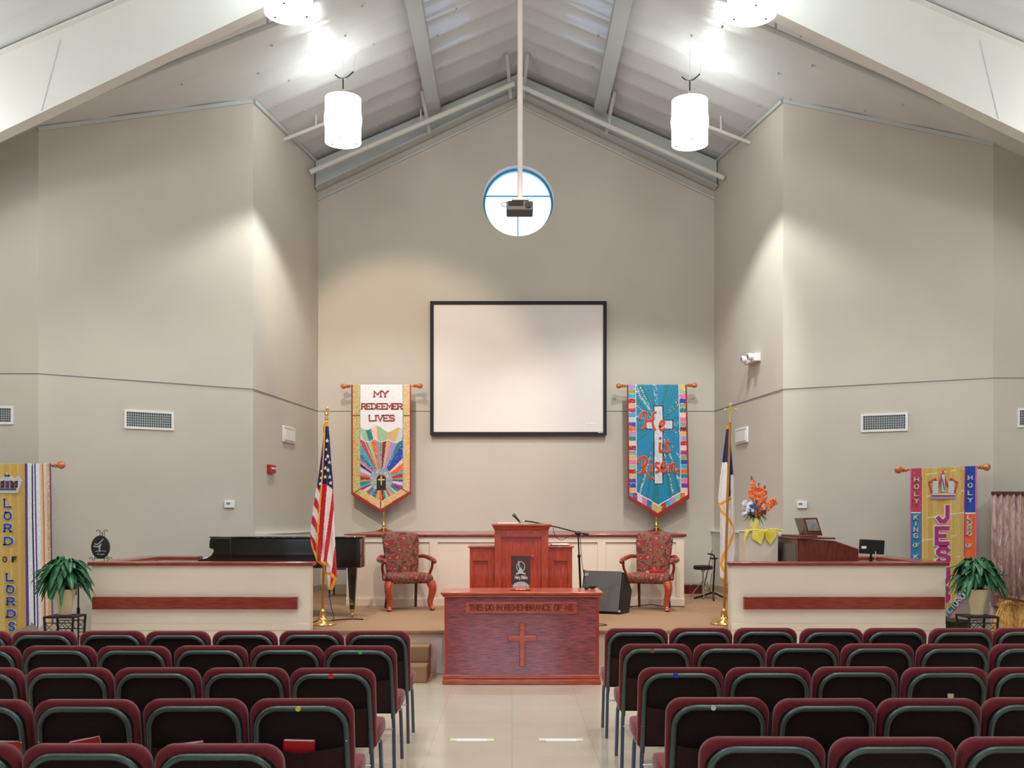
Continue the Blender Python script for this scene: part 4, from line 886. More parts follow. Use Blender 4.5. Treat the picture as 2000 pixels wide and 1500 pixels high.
# ================================================================ banners
def hsh(a, b=0): return (math.sin(a*12.9898+b*78.233)*43758.5453) % 1.0
PI['rust'] = PI['crimson']
def conv(ox, oy, s, Y):
    return (lambda X, Z: ((ox+X/s-1000)*Y/K, EYE-(oy+Z/s-HZ)*Y/K)), (lambda x, z: (((x/Y*K+1000)-ox)*s, ((HZ-(z-EYE)*K/Y)-oy)*s))
def banner(label, Y, cv, rod0, rod1, f, color, nu, nv, disp=None, base=None, polez=None, letters=None, extra=None, ballr=.045, stemr=.012, ldep=.013):
    to, inv = cv; t = thing('hanging_banner', label, 'banner', group=None)
    a, b = to(*rod0), to(*rod1)
    ro = MB().tube([(a[0], Y+.03, a[1]), (b[0], Y+.03, b[1])], stemr, 10); rd = ro.build('rod', m_goldw, t)
    for (q, s) in ((a, -1), (b, 1)):
        MB().lathe([(.02, 0), (.03, s*.012), (.018, s*.03), (.034, s*.05), (.02, s*.065), (ballr*.8, s*.085), (ballr, s*.115), (ballr*.75, s*.145), (.012, s*.16)], 16, (q[0], Y+.03, q[1]), ax='x').build('finial', m_finial, t)
    ds = disp or (lambda u, v: .006*math.sin(u*9+v*2)*v)
    o = cloth('cloth', t, lambda u, v: to(*f(u, v)), nu, nv, lambda u, v, x, z: color(*inv(x, z)), Y, ds)
    if letters:
        for nm, mat, fn in letters:
            mb = MB(); fn(mb, to, Y-ldep); mb.build(nm, mat, o, smooth=False)
    if base:
        bx_, bz_ = base
        MB().tube([(bx_, Y+.06, bz_+.03), (bx_, Y+.06, (a[1]+b[1])/2)], .013, 10).build('pole', m_brass, t)
        MB().lathe([(.13, 0), (.135, .008), (.06, .03), (.03, .05), (.022, .08), (.03, .1), (.02, .12), (.015, .16)], 24, (bx_, Y+.06, bz_)).build('base', m_brass, t)
    return t
YBN = 16.93; LEDGE = 1.489
# --- MY REDEEMER LIVES
cv = conv(640, 720, 4.414, YBN)
def bot1(X): return 1085+155*(1-min(1, abs(X-457)/253))
def f1(u, v): X = 203+515*u; return X, 138+(bot1(X)-138)*v
RAYC = ['orange', 'tan', 'teal', 'crimson', 'aqua', 'rose', 'teal', 'silver', 'red', 'aqua', 'teal', 'olive', 'maroon', 'orange', 'lilac', 'silver', 'navy', 'pink', 'teal', 'aqua', 'rose', 'mint', 'orange', 'grey', 'maroon', 'tan', 'lilac', 'teal', 'blue', 'blue', 'peach', 'orange', 'orange', 'aqua', 'red', 'olive', 'blue', 'silver', 'magenta', 'purple', 'teal', 'gold', 'aqua', 'tan', 'rose', 'mint', 'teal', 'maroon']
_OLD = ['crimson', 'lilac', 'tan', 'purple', 'navy', 'pink', 'teal', 'aqua', 'rose', 'mint', 'orange', 'silver', 'maroon', 'tan', 'lilac', 'teal', 'blue', 'peach', 'orange', 'orange', 'aqua', 'red', 'olive', 'blue', 'gold', 'magenta', 'silver', 'lilac', 'teal', 'tan', 'gold', 'orange', 'rose', 'orange', 'teal', 'aqua', 'peach', 'olive', 'teal', 'maroon']
PAST = ['mint', 'mint', 'tan', 'gold', 'silver', 'aqua', 'olive', 'tan', 'tan', 'lilac', 'silver', 'mint', 'teal', 'peach']
def col1(X, Z):
    b = bot1(X)-Z; r = hsh(int(X/5), int(Z/5))
    if X < 216 or X > 707 or b < 30: return 'rust'
    inb = 1037+105*(1-min(1, abs(X-460)/178))
    if X < 277 or X > 652 or Z > inb:
        if (X < 277 or X > 652) and abs(Z-405) < 4: return 'black'
        if abs(X-457) < 4 and Z > inb: return 'black'
        if Z > 1030 and (abs((Z-1070)+(X-230)*.6) < 4 or abs((Z-1080)-(X-712)*.6) < 4): return 'black'
        if r > .97: return 'glit'
        return ('olive' if r < .45 else 'gold') if X < 277 else ('oldgold' if r < .3 else 'gold' if r < .75 else 'peach')
    if X < 283 or X > 645: return 'grey'
    sc1 = 500+22*math.sin((X-285)/30)+(X-285)*.08
    dx, dz = X-462, 957-Z; R = math.hypot(dx, dz); A = math.atan2(dz, dx)
    if Z < sc1: return 'white'
    if R < 28+0 or (abs(dx) < 40 and -95 < dz < 42 and (dz < 10 or R < 42)):
        if abs(dx) < 6 and -45 < dz < 32: return 'gold'
        if abs(dz) < 6 and abs(dx) < 30: return 'gold'
        if dz > -92: return 'black' if abs(dx)+max(0, -dz)*.2 > 10 else 'brown'
    if R < 98 and dz > -80: return 'glit' if r > .86 else 'grey'
    cl = 605+26*abs(math.sin((X-285)/38))+(X > 500)*5
    if abs(Z-sc1) < 4 or abs(Z-cl) < 3: return 'white'
    if r > .98: return 'glit'
    k = (math.pi-A)/(math.pi) if dz > 0 else (math.pi-A)/math.pi
    a = (math.pi*1.5-A) % (2*math.pi); n = len(RAYC); q = a/(2*math.pi)*n
    if Z < cl: return PAST[int(q*1.2) % 14]
    off = .25*math.sin(int(q)*2.3)
    return RAYC[int((q+off) % n)]
def W1(s, X0, X1, Z0, Z1, th):
    def g(mb, to, y):
        x0, z1 = to(X0, Z0); x1, z0 = to(X1, Z1); word(mb, s, x0, x1, z0, z1-z0, th, y, y+.034, 0, True)
    return ('lettering', PAL['crimson'], g)
banner('gold bordered banner lettered MY REDEEMER LIVES with a fan of coloured rays', YBN, cv, (193, 150), (735, 147), f1, col1, 150, 260, letters=[W1('MY', 402, 520, 194, 243, .02), W1('REDEEMER', 294, 640, 302, 348, .019), W1('LIVES', 360, 575, 402, 450, .02)], base=((1748.5-1000-1000)*YBN/K, LEDGE))
# --- He is Risen
cv = conv(1180, 720, 4.414, YBN)
def sh(Z): return 195+10*(Z-138)/1000, 712+23*(Z-138)/1000
def bot2(X): return 1118+165*(1-min(1, abs(X-462)/268))
def f2(u, v):
    Z = 138+(bot2(203+525*u)-138)*v; a, b = sh(min(Z, 1120)); return a+(b-a)*u, Z
PT = ['lilac', 'olive', 'aqua', 'red', 'tan', 'magenta', 'aqua', 'silver', 'purple', 'orange', 'lilac', 'teal', 'peach', 'crimson', 'grey', 'gold', 'pink', 'mint', 'red', 'gold', 'purple', 'blue', 'gold', 'aqua']
PT2 = ['gold', 'mint', 'pink', 'blue', 'olive', 'teal', 'peach', 'pink', 'grey', 'maroon', 'gold', 'lilac', 'red', 'peach', 'magenta', 'olive', 'blue', 'aqua', 'orange', 'teal', 'pink', 'purple', 'peach', 'tan']
PB = ['aqua', 'magenta', 'silver', 'pink', 'teal', 'tan', 'gold', 'red', 'aqua', 'lilac', 'mint', 'orange', 'peach']
def col2(X, Z):
    a, b = sh(min(Z, 1120)); bb = bot2(X)-Z; r = hsh(int(X/5), int(Z/5))
    if X < a+13 or X > b-13 or bb < 38: return 'crimson'
    inb = 1062+112*(1-min(1, abs(X-468)/190))
    if 425 < X < 511 and 317 < Z < 998 or 357 < X < 596 and 440 < Z < 525:
        if 434 < X < 502 and 326 < Z < 990 or 365 < X < 588 and 448 < Z < 517: return 'silver' if r < .8 else 'white'
        return 'navy'
    if X < a+72 or X > b-66:
        if Z < inb+10:
            i = int((Z-138)/40.5); e = ((Z-138)/40.5) % 1
            if e > .95: return 'white'
            return (PT if X < 460 else PT2)[i % 24] if r < .97 else 'glit'
    if Z > inb:
        if Z < inb+8: return 'white'
        return PB[min(12, int((X-a)/41))] if r < .97 else 'glit'
    if X < a+79 or X > b-73: return 'silver'
    dx, dz = X-470, Z-480; A = math.atan2(dz, dx); q = hsh(round(A*30)); R = math.hypot(dx, dz)
    if q > .86 and r > .72 and R > 90: return 'glit'
    return 'sky' if hsh(round(A*22), 3) < .65 else 'teal'
SCR = {'He is Risen': [[(308, 432), (318, 392), (343, 372), (366, 384), (360, 440), (350, 500), (325, 522)], [(445, 376), (424, 388), (416, 440), (424, 500), (440, 528)], [(355, 452), (422, 446)],
 [(480, 502), (510, 482), (516, 458), (497, 452), (480, 480), (480, 512), (497, 530), (522, 514)], [(482, 640), (478, 700), (486, 718), (500, 706)], [(480, 596), (483, 604)],
 [(562, 640), (542, 630), (526, 652), (550, 676), (560, 702), (542, 722), (518, 712)],
 [(290, 812), (300, 776), (345, 760), (372, 785), (358, 830), (325, 850)], [(334, 770), (336, 850), (325, 890), (300, 905)], [(336, 850), (365, 902), (395, 942), (425, 946)],
 [(404, 830), (400, 878), (416, 886)], [(404, 784), (406, 790)], [(472, 816), (450, 812), (443, 838), (466, 858), (470, 882), (446, 892)],
 [(492, 856), (520, 840), (522, 816), (506, 812), (492, 840), (496, 880), (520, 890), (535, 870)], [(560, 886), (566, 820)], [(564, 858), (588, 822), (604, 826), (602, 878), (620, 888), (638, 868)]]}
m_foil = M('red_foil_lettering', (206, 52, 30), .4, n=.1)
def let2(mb, to, y, i0=0, i1=99):
    for q_, st_ in enumerate(SCR['He is Risen'][i0:i1]):
        y -= .0006
        p = [to(*q) for q in st_]; p = [(q[0], q[1]) for q in smooth_pts([(a, b, 0) for a, b in p], 4)] if len(p) > 2 else p
        mb.stroke(p, .03, y-.004, y+.034, 0); mb.stroke(p, .042, y+.002, y+.034, 1)
banner('turquoise banner lettered He is Risen over a silver cross, patchwork border', YBN, cv, (186, 147), (722, 142), f2, col2, 150, 260, letters=[('lettering', [m_foil, PAL['tan']], (lambda mb, to, y, i=i, j=j: let2(mb, to, y, i, j))) for i, j in ((0, 4), (4, 7), (7, 99))], base=((1283-1000)*YBN/K, LEDGE))
# --- JESUS banner behind the right half wall
Y3 = 12.85; cv = conv(1700, 880, 4.053, Y3)
def e3(Z): return 315+(Z-140)*-.004, 843-(Z-120)*.012
def bot3(X): return 1115+285*(1-min(1, abs(X-575)/262))
def f3(u, v):
    Xa = 315+528*u; Z0 = 141-20*u; Z = Z0+(bot3(Xa)-Z0)*v; a, b = e3(Z); return a+(b-a)*u, Z
def col3(X, Z):
    a, b = e3(Z); r = hsh(int(X/5), int(Z/5)); bb = bot3(X)-Z
    if X < a+9 or X > b-13 or bb < 34: return 'pink' if r < .9 else 'lilac'
    if bb < 105:
        return 'teal' if X > 575 else 'purple'
    if X < 398: return ('rose' if r < .95 else 'pink') if Z < 487 else 'glit' if Z < 495 else 'sky'
    if X < 406: return 'magenta'
    if X > 752:
        return 'blue' if Z < 490 else 'glit' if Z < 500 else 'orange'
    if X > 744: return 'magenta'
    if abs(((Z+X*.15) % 172)-84) < 3 and hsh(int(X/40), int(Z/172)) > .45: return 'glit'
    return 'oldgold' if hsh(int(X/14), 2) < .55 else 'gold'
def let3(mb, to, y):
    def L(ch, X0, X1, Z0, Z1, th, mi, d=0): x0, z1 = to(X0, Z0); x1, z0 = to(X1, Z1); letter(mb, ch, x0, z0, x1-x0, z1-z0, th, y-.001+d, y+.036, mi)
    for ch, a, b, c, d in (('J', 530, 625, 440, 560), ('E', 520, 612, 615, 735), ('S', 532, 612, 775, 885), ('U', 528, 612, 930, 1040), ('S', 532, 612, 1085, 1190)):
        L(ch, a, b, c, d, .052, 0); L(ch, a, b, c, d, .075, 1, .006)
def colw(s, X, Z, w, h, step):
    def g(mb, to, y):
        for i, ch in enumerate(s):
            if ch != ' ': x0, z1 = to(X, Z+i*step); x1, z0 = to(X+w, Z+i*step+h); letter(mb, ch, x0, z0, x1-x0, z1-z0, .011, y, y+.034, 0, True)
    return ('small_lettering', PAL['silver'], g)
def rowof(X0, X1, Z0, Z1):
    def g(mb, to, y): x0, z1 = to(X0, Z0); x1, z0 = to(X1, Z1); word(mb, 'OF', x0, x1, z0, z1-z0, .01, y, y+.034, 0, True)
    return ('small_lettering', PAL['silver'], g)
def vict(mb, to, y):
    A = to(598, 1318); B = to(792, 1110); dv = Vector((B[0]-A[0], B[1]-A[1])); L_ = dv.length; dv.normalize(); nv_ = Vector((-dv.y, dv.x))
    word(mb, 'VICTORIOUS', 0, L_, 0, .07, .012, y, y+.034, 0, True, fn=lambda a, b, yy: (A[0]+dv.x*a+nv_.x*b, yy, A[1]+dv.y*a+nv_.y*b))
SML = [colw('HOLY', 346, 212, 30, 32, 57), colw('KING', 344, 512, 26, 34, 48), rowof(338, 382, 735, 762), colw('KINGS', 344, 824, 26, 36, 52), colw('HOLY', 772, 200, 28, 32, 59), colw('LORD', 766, 508, 30, 34, 43), rowof(756, 800, 740, 764), colw('LORDS', 768, 840, 24, 34, 50), ('small_lettering', PAL['silver'], vict)]
def crown(mb, to, y, cx, cy, w, h, mi=0):
    T = lambda a, b: to(cx+a*w/2, cy-b*h/2)
    mb.stroke([T(-1, .2), T(-.78, -.7), T(.78, -.7), T(1, .2), T(.55, .45), T(.3, -.05), T(0, .95), T(-.3, -.05), T(-.55, .45), T(-1, .2)], .016, y, y+.034, 0)
    mb.stroke([T(-.86, -.86), T(.86, -.86)], .03, y-.002, y+.034, 1); mb.stroke([T(-.8, -.62), T(.8, -.62)], .02, y-.002, y+.034, 2)
    mb.stroke([T(0, .7), T(0, -.4)], .035, y-.004, y+.034, 2); mb.stroke([T(-.06, .4), T(.06, -.3)], .012, y-.006, y+.034, 3)
    for s in (-1, 1): mb.stroke([T(s*.55, .2), T(s*.55, -.45)], .07, y-.002, y+.034, 2)
banner('gold banner with crown and large magenta JESUS, behind the right half wall', Y3, cv, (300, 152), (858, 130), f3, col3, 130, 240, ldep=.02, disp=lambda u, v: .013*math.sin(u*17+v)*min(1, v*3), letters=[('large_lettering', [PAL['magenta'], PAL['white']], let3), ] + SML + [
    ('crown_applique', [PAL['rose'], PAL['lilac'], PAL['silver'], PAL['purple']], lambda mb, to, y: crown(mb, to, y, 572, 275, 225, 230))], base=(cv[0](575, 0)[0], 0.0), ballr=.05)
# --- LORD OF LORDS banner at the left edge
Y4 = 12.2; cv = conv(0, 890, 4.286, Y4)
def bot4(X):
    d = abs(X-62)
    if d < 180: return 1490-75*(d/180)
    if d < 300: return 1390+60*(1-abs(d-240)/60)
    return 1380+60*(1-min(1, abs(d-340)/40))
def f4(u, v):
    X = 62+(-364+728*u); lean = 1+.035*v; Z = 66+(bot4(X)-66)*v; return 62+(X-62)*lean+v*12, Z
def col4(X, Z):
    v = (Z-66)/1400; X = (X-62-12*v)/(1+.035*v); d = abs(X); r = hsh(int(X/5), int(Z/5))
    if d > 353: return 'purple' if r < .7 else 'magenta'
    if d > 300: return 'glit' if r > .8 else 'peach' if d < 325 else ('oldgold' if r < .6 else 'gold')
    if d > 268: return 'peach' if d < 285 else 'crimson' if d > 294 else 'tan'
    if d > 168:
        if abs(d-210) < 5: return 'navy'
        if abs(d-232) < 5: return 'purple'
        return 'white' if r < .93 else 'glit'
    if d > 146: return 'purple'
    if d > 95 and hsh(int(X/9)) > .5: return 'tan' if hsh(int(X/9), 5) > .6 else 'oldgold'
    return 'oldgold' if hsh(int(X/16), 1) < .6 else 'gold'
def let4(mb, to, y, i0=0, i1=99):
    def L(ch, X0, X1, Z0, Z1):
        x0, z1 = to(X0, Z0); x1, z0 = to(X1, Z1)
        letter(mb, ch, x0, z0, x1-x0, z1-z0, .03, y+.004, y+.036, 1, True); letter(mb, ch, x0, z0, x1-x0, z1-z0, .016, y-.004, y+.036, 0, True)
    for ch, a, b, c, d in (('L', 44, 92, 366, 430), ('O', 44, 98, 474, 532), ('R', 44, 98, 574, 634), ('D', 46, 110, 684, 744), ('L', 62, 112, 988, 1046), ('O', 64, 120, 1090, 1146), ('R', 68, 124, 1188, 1246), ('D', 70, 132, 1292, 1350), ('S', 84, 126, 1396, 1462))[i0:i1]: L(ch, a, b, c, d)
def let4b(mb, to, y):
    for ch, a, b in (('O', 32, 60), ('F', 108, 132)): x0, z1 = to(a, 848); x1, z0 = to(b, 888); letter(mb, ch, x0, z0, x1-x0, z1-z0, .011, y, y+.034, 0, True)
def crown2(mb, to, y):
    T = lambda a, b: to(66+a, 235-b)
    mb.stroke([T(-108, 20), T(-80, -65), T(80, -65), T(108, 20), T(85, 45), T(50, 25), T(30, 50), T(0, 30), T(-30, 50), T(-50, 25), T(-85, 45), T(-108, 20)], .04, y, y+.034, 0)
    mb.stroke([T(-82, -60), T(82, -60)], .05, y-.002, y+.034, 0); mb.stroke([T(-75, -48), T(75, -48)], .016, y-.006, y+.034, 2)
    mb.stroke([T(0, 92), T(0, 45)], .016, y-.004, y+.034, 0); mb.stroke([T(-18, 68), T(18, 68)], .014, y-.006, y+.034, 1)
    for a in (-78, -40, 0, 40, 78): mb.stroke([T(a, 18), T(a, -28)], .03, y-.004, y+.034, 1 if a else 2); mb.stroke([T(a-2, 5), T(a+2, -14)], .016, y-.008, y+.034, 3)
banner('gold banner lettered LORD OF LORDS with silver crown at the left edge', Y4, cv, (-298, 82), (424, 78), f4, col4, 190, 230, ldep=.02, disp=lambda u, v: .013*math.sin(u*22+v*2)*min(1, v*3), letters=[('large_lettering', [PAL['blue'], PAL['silver']], lambda mb, to, y: let4(mb, to, y, 0, 4)), ('large_lettering', [PAL['blue'], PAL['silver']], lambda mb, to, y: let4(mb, to, y, 4, 99)), ('small_lettering', PAL['navy'], let4b),
    ('crown_applique', [PAL['silver'], PAL['navy'], PAL['blue'], PAL['crimson']], crown2)], base=(cv[0](62, 0)[0], 0.0), ballr=.05)

# ================================================================ flags
def dist_poly(x, y, pts):
    b = 1e9
    for (x1, y1), (x2, y2) in zip(pts, pts[1:]):
        dx, dy = x2-x1, y2-y1; t = max(0, min(1, ((x-x1)*dx+(y-y1)*dy)/(dx*dx+dy*dy))); b = min(b, math.hypot(x-x1-t*dx, y-y1-t*dy))
    return b
def flag_cloth(parent, cv, Y, xl, xr, v0, v1, color, deep, pleats, extra=None, off=0):
    to, inv = cv; mb = MB(); nu, nv = 56, 170; N = 2*nu; vs = []
    for j in range(nv+1):
        v = v0+(v1-v0)*j/nv; a, b = lerp_tab(xl, v), lerp_tab(xr, v)
        for i in range(N):
            u = i/nu if i <= nu else 2-i/nu
            x, z = to(a+(b-a)*u, v); wd_ = (b-a)/max(1, (lerp_tab(xr, v1*.8)-lerp_tab(xl, v1*.8)))
            s = math.sin(math.pi*u)**.6; pl_ = pleats(u, j/nv)
            y = Y+off-deep*s*min(1, wd_+.25)*(1+.0)-pl_*min(1, wd_) if i <= nu else Y+off+deep*s*.6
            vs.append((x, y, z))
    mb.v = vs
    for j in range(nv):
        for i in range(N):
            k = (i+1) % N; u = (i+.5)/nu if i < nu else 2-(i+.5)/nu; v = v0+(v1-v0)*(j+.5)/nv; a, b = lerp_tab(xl, v), lerp_tab(xr, v)
            mb.f.append([j*N+i, j*N+k, (j+1)*N+k, (j+1)*N+i]); mb.m.append(PI[color(a+(b-a)*u, v)])
    mb.add([vs[i] for i in range(N)], [tuple(range(N))], PI['fringe']); mb.add([vs[nv*N+i] for i in range(N)], [tuple(range(N))[::-1]], PI['fringe'])
    if extra: extra(mb, vs, N, nu, nv)
    return mb.build('flag_cloth', PM, parent, fix=False, ang=70)
# striped flag
Yf1 = 11.68; cv = conv(580, 780, 3.26, Yf1)
us = thing('flag', 'furled flag with white stars and red and white stripes on the left of the stage', 'flag', group=None)
xl = [(155, 170), (230, 172), (300, 165), (400, 152), (500, 139), (600, 122), (700, 107), (800, 95), (890, 89), (940, 98), (1000, 118), (1030, 128), (1048, 150), (1062, 172), (1110, 181), (1160, 190), (1210, 199)]
xr = [(155, 203), (250, 212), (400, 222), (500, 232), (600, 236), (700, 240), (850, 245), (1000, 252), (1130, 257), (1160, 254), (1190, 240), (1210, 233)]
FL = [(183, 155), (178, 300), (168, 500), (155, 700), (138, 900), (127, 1035)]
def cus(x, v):
    if dist_poly(x, v, FL) < 5.5 or v < 172: return 'fringe'
    if 1028 < v < 1056 and x < 203: return 'fringe'
    left = x < lerp_tab([(b, a) for a, b in FL], v)
    if left and v < 1045:
        if v > 880 and dist_poly(x, v, [(90, 905), (125, 1030)]) < 10: return 'fringe'
        if v < 545+(x-135)*1.8: return 'navy'
        t = v-1.7*(x-95); return 'flagred' if ((t-575) % 142) < 66 else 'flagwhite'
    if v > 1056 and dist_poly(x, v, [(172, 1056), (181, 1110), (200, 1210)]) < 8: return 'fringe'
    if dist_poly(x, v, [(200, 1106), (228, 1112), (250, 1140), (226, 1200), (198, 1205)]) < 9: return 'fringe'
    if v < 540+(max(0, x-195))*.9: return 'navy'
    s = x+.085*(v-560)+ (max(0, x-205))*.0
    if s < 201: return 'flagred'
    s2 = x+.12*(v-640)
    if s2 < 224: return 'flagwhite'
    if s2 < 247: return 'flagred'
    if s2 < 282: return 'flagwhite'
    return 'flagred'
def stars(mb, vs, N, nu, nv):
    for X, V in ((200, 272), (195, 328), (205, 366), (193, 385), (213, 405), (190, 443), (207, 457), (190, 500), (216, 497), (164, 463), (163, 505), (158, 540), (222, 535)):
        j = int((V-155)/(1210-155)*nv); a, b = lerp_tab(xl, V), lerp_tab(xr, V); i = int((X-a)/(b-a)*nu); c = vs[j*N+max(0, min(nu, i))]
        R = .026 if X not in (195, 193, 164, 163) else .018; pts = []
        for k in range(10):
            q = math.pi/2+math.pi*k/5; rr_ = R if k % 2 == 0 else R*.42; pts.append((c[0]+rr_*math.cos(q)*.8, c[1]-.02, c[2]+rr_*math.sin(q)))
        mb.add(pts+[(x, y+.03, z) for x, y, z in pts], [tuple(range(10))]+[(i, (i+1) % 10, (i+1) % 10+10, i+10) for i in range(10)], PI['flagwhite'])
flag_cloth(us, cv, Yf1, xl, xr, 155, 1210, cus, .06, lambda u, v: .018*math.sin(u*19+v*3), stars, off=-.03)
def pole_base(t, p0, p1, Y, mat):
    MB().tube([(p0[0], Y, SZ+.1), (p1[0], Y, p1[2])], .014, 12).build('pole', mat, t)
    MB().lathe([(.15, 0), (.155, .012), (.14, .03), (.08, .05), (.05, .07), (.035, .1), (.03, .16), (.02, .17), (.014, .19)], 28, (p0[0], Y, SZ)).build('base', m_brass, t)
pole_base(us, P(630, 0, Yf1), P(637.5, 825, Yf1), Yf1, m_goldw)
q = P(638, 815, Yf1)
MB().lathe([(.012, -.07), (.022, -.05), (.012, -.035), (.024, -.02), (.024, 0), (.01, .015), (.028, .035), (.01, .06), (.004, .07)], 16, q).box(q[0]-.035, q[0]+.035, q[1]-.012, q[1]+.012, q[2]+.055, q[2]+.085).ell((q[0]+.005, q[1], q[2]+.1), (.02, .015, .026), 10).build('eagle_finial', m_gold, us)
# white and navy flag
Yf2 = 11.75; cv = conv(1380, 770, 3.19, Yf2)
cf = thing('flag', 'furled white flag with navy top and gold fringe on the right of the stage', 'flag')
xl2 = [(190, 130), (215, 130), (300, 119), (420, 104), (520, 92), (650, 79), (690, 82), (730, 92), (900, 92), (1100, 90), (1150, 92), (1205, 140)]
xr2 = [(190, 158), (300, 160), (400, 171), (510, 180), (850, 186), (1000, 198), (1050, 190), (1120, 158), (1205, 154)]
FR = [(80, 694), (112, 672), (152, 650)]; FR2 = [(80, 680), (88, 718), (112, 745), (148, 785), (178, 850), (150, 930), (112, 1000), (98, 1060), (112, 1105)]
def ccf(x, v):
    if v < 212: return 'fringe'
    if dist_poly(x, v, FR) < 8 or dist_poly(x, v, FR2) < 7: return 'fringe'
    if dist_poly(x, v, [(92, 1158), (152, 1212)]) < 16: return 'fringe'
    if x < 131: return 'navy' if v < 425 else 'flagwhite'
    if x < 153: return 'navy' if v < 640 else 'flagwhite'
    return 'navy' if v < 505-(178-x)*.3 else 'flagwhite'
flag_cloth(cf, cv, Yf2, xl2, xr2, 190, 1205, ccf, .05, lambda u, v: .016*math.sin(u*15+v*2+1), off=.075)
pole_base(cf, P(1414, 0, Yf2), P(1426, 825, Yf2), Yf2, m_goldw)
q = P(1426.5, 805, Yf2); t_ = .011
fc = MB(); fc.prism([(q[0]-t_, q[2]-.09), (q[0]+t_, q[2]-.09), (q[0]+t_, q[2]+.015), (q[0]+.055, q[2]+.015), (q[0]+.055, q[2]+.037), (q[0]+t_, q[2]+.037), (q[0]+t_, q[2]+.085), (q[0]-t_, q[2]+.085), (q[0]-t_, q[2]+.037), (q[0]-.055, q[2]+.037), (q[0]-.055, q[2]+.015), (q[0]-t_, q[2]+.015)], q[1]-.008, q[1]+.008)
for a, b in ((-.058, .026), (.058, .026), (0, .088)): fc.ell((q[0]+a, q[1], q[2]+b), (.018, .01, .018), 8)
fc.tube([(q[0], q[1], q[2]-.15), (q[0], q[1], q[2]-.08)], .012, 8); fc.build('cross_finial', m_gold, cf)

# ================================================================ oval plaque on easel
Ye = 11.24; ez = EYE-(1097-HZ)*Ye/K*0; ez = 1.233; ex = P(198, 0, Ye)[0]
ea = thing('tabletop_easel', 'small black wire easel with scrolled feet on the left half wall cap', 'easel')
w_ = MB()
def curl(cx, cz, r, s, y, st=0): return [(cx+s*r*(1-i/14)*math.cos(st+i*.45), y, cz+r*(1-i/14)*math.sin(st+i*.45)) for i in range(12)]
w_.tube([(ex-.075, Ye-.02, ez+.005), (ex-.06, Ye+.005, ez+.1), (ex-.02, Ye+.02, ez+.31)], .0035, 6).tube([(ex+.075, Ye-.02, ez+.005), (ex+.06, Ye+.005, ez+.1), (ex+.02, Ye+.02, ez+.31)], .0035, 6)
w_.tube([(ex, Ye+.08, ez+.002), (ex, Ye+.02, ez+.31)], .0035, 6).tube([(ex-.07, Ye-.01, ez+.035), (ex+.07, Ye-.01, ez+.035)], .0035, 6).tube([(ex, Ye+.02, ez+.25), (ex, Ye+.02, ez+.325)], .004, 6)
for s in (-1, 1):
    w_.tube(curl(ex+s*.1, ez+.028, .024, s, Ye-.02), .0035, 6); w_.tube(curl(ex+s*.035, ez+.325, .028, s, Ye+.02), .0035, 6)
w_.build('frame', m_iron, ea)
op = thing('oval_plaque', 'dark oval plaque with pale engraved picture standing on the wire easel', 'plaque')
pz = P(0, 1068.5, Ye)[2]; A_, B_ = .103, .128
MB().prism([(ex+A_*math.cos(q*math.pi/24), pz+B_*math.sin(q*math.pi/24)) for q in range(48)], Ye-.03, Ye-.012).build('slab', m_char, op, bevel=.004)
en = MB(); yv = Ye-.032
for pts, w2 in (([(-.06, .035), (-.03, .03), (0, .055), (.03, .085)], .012), ([(-.07, .01), (-.03, .005), (-.005, .02), (.01, .035)], .014), ([(-.02, -.005), (0, .01), (-.01, -.03), (.0, -.045)], .016), ([(-.055, -.05), (-.03, -.042), (-.01, -.048)], .007), ([(.0, -.045), (.02, -.04), (.06, -.045)], .008), ([(-.03, -.078), (-.015, -.072)], .012), ([(.0, -.08), (.04, -.078)], .009)):
    en.stroke([(ex+a, pz+b) for a, b in pts], w2, yv, yv+.003)
en.build('engraving', m_silver, op, smooth=False)

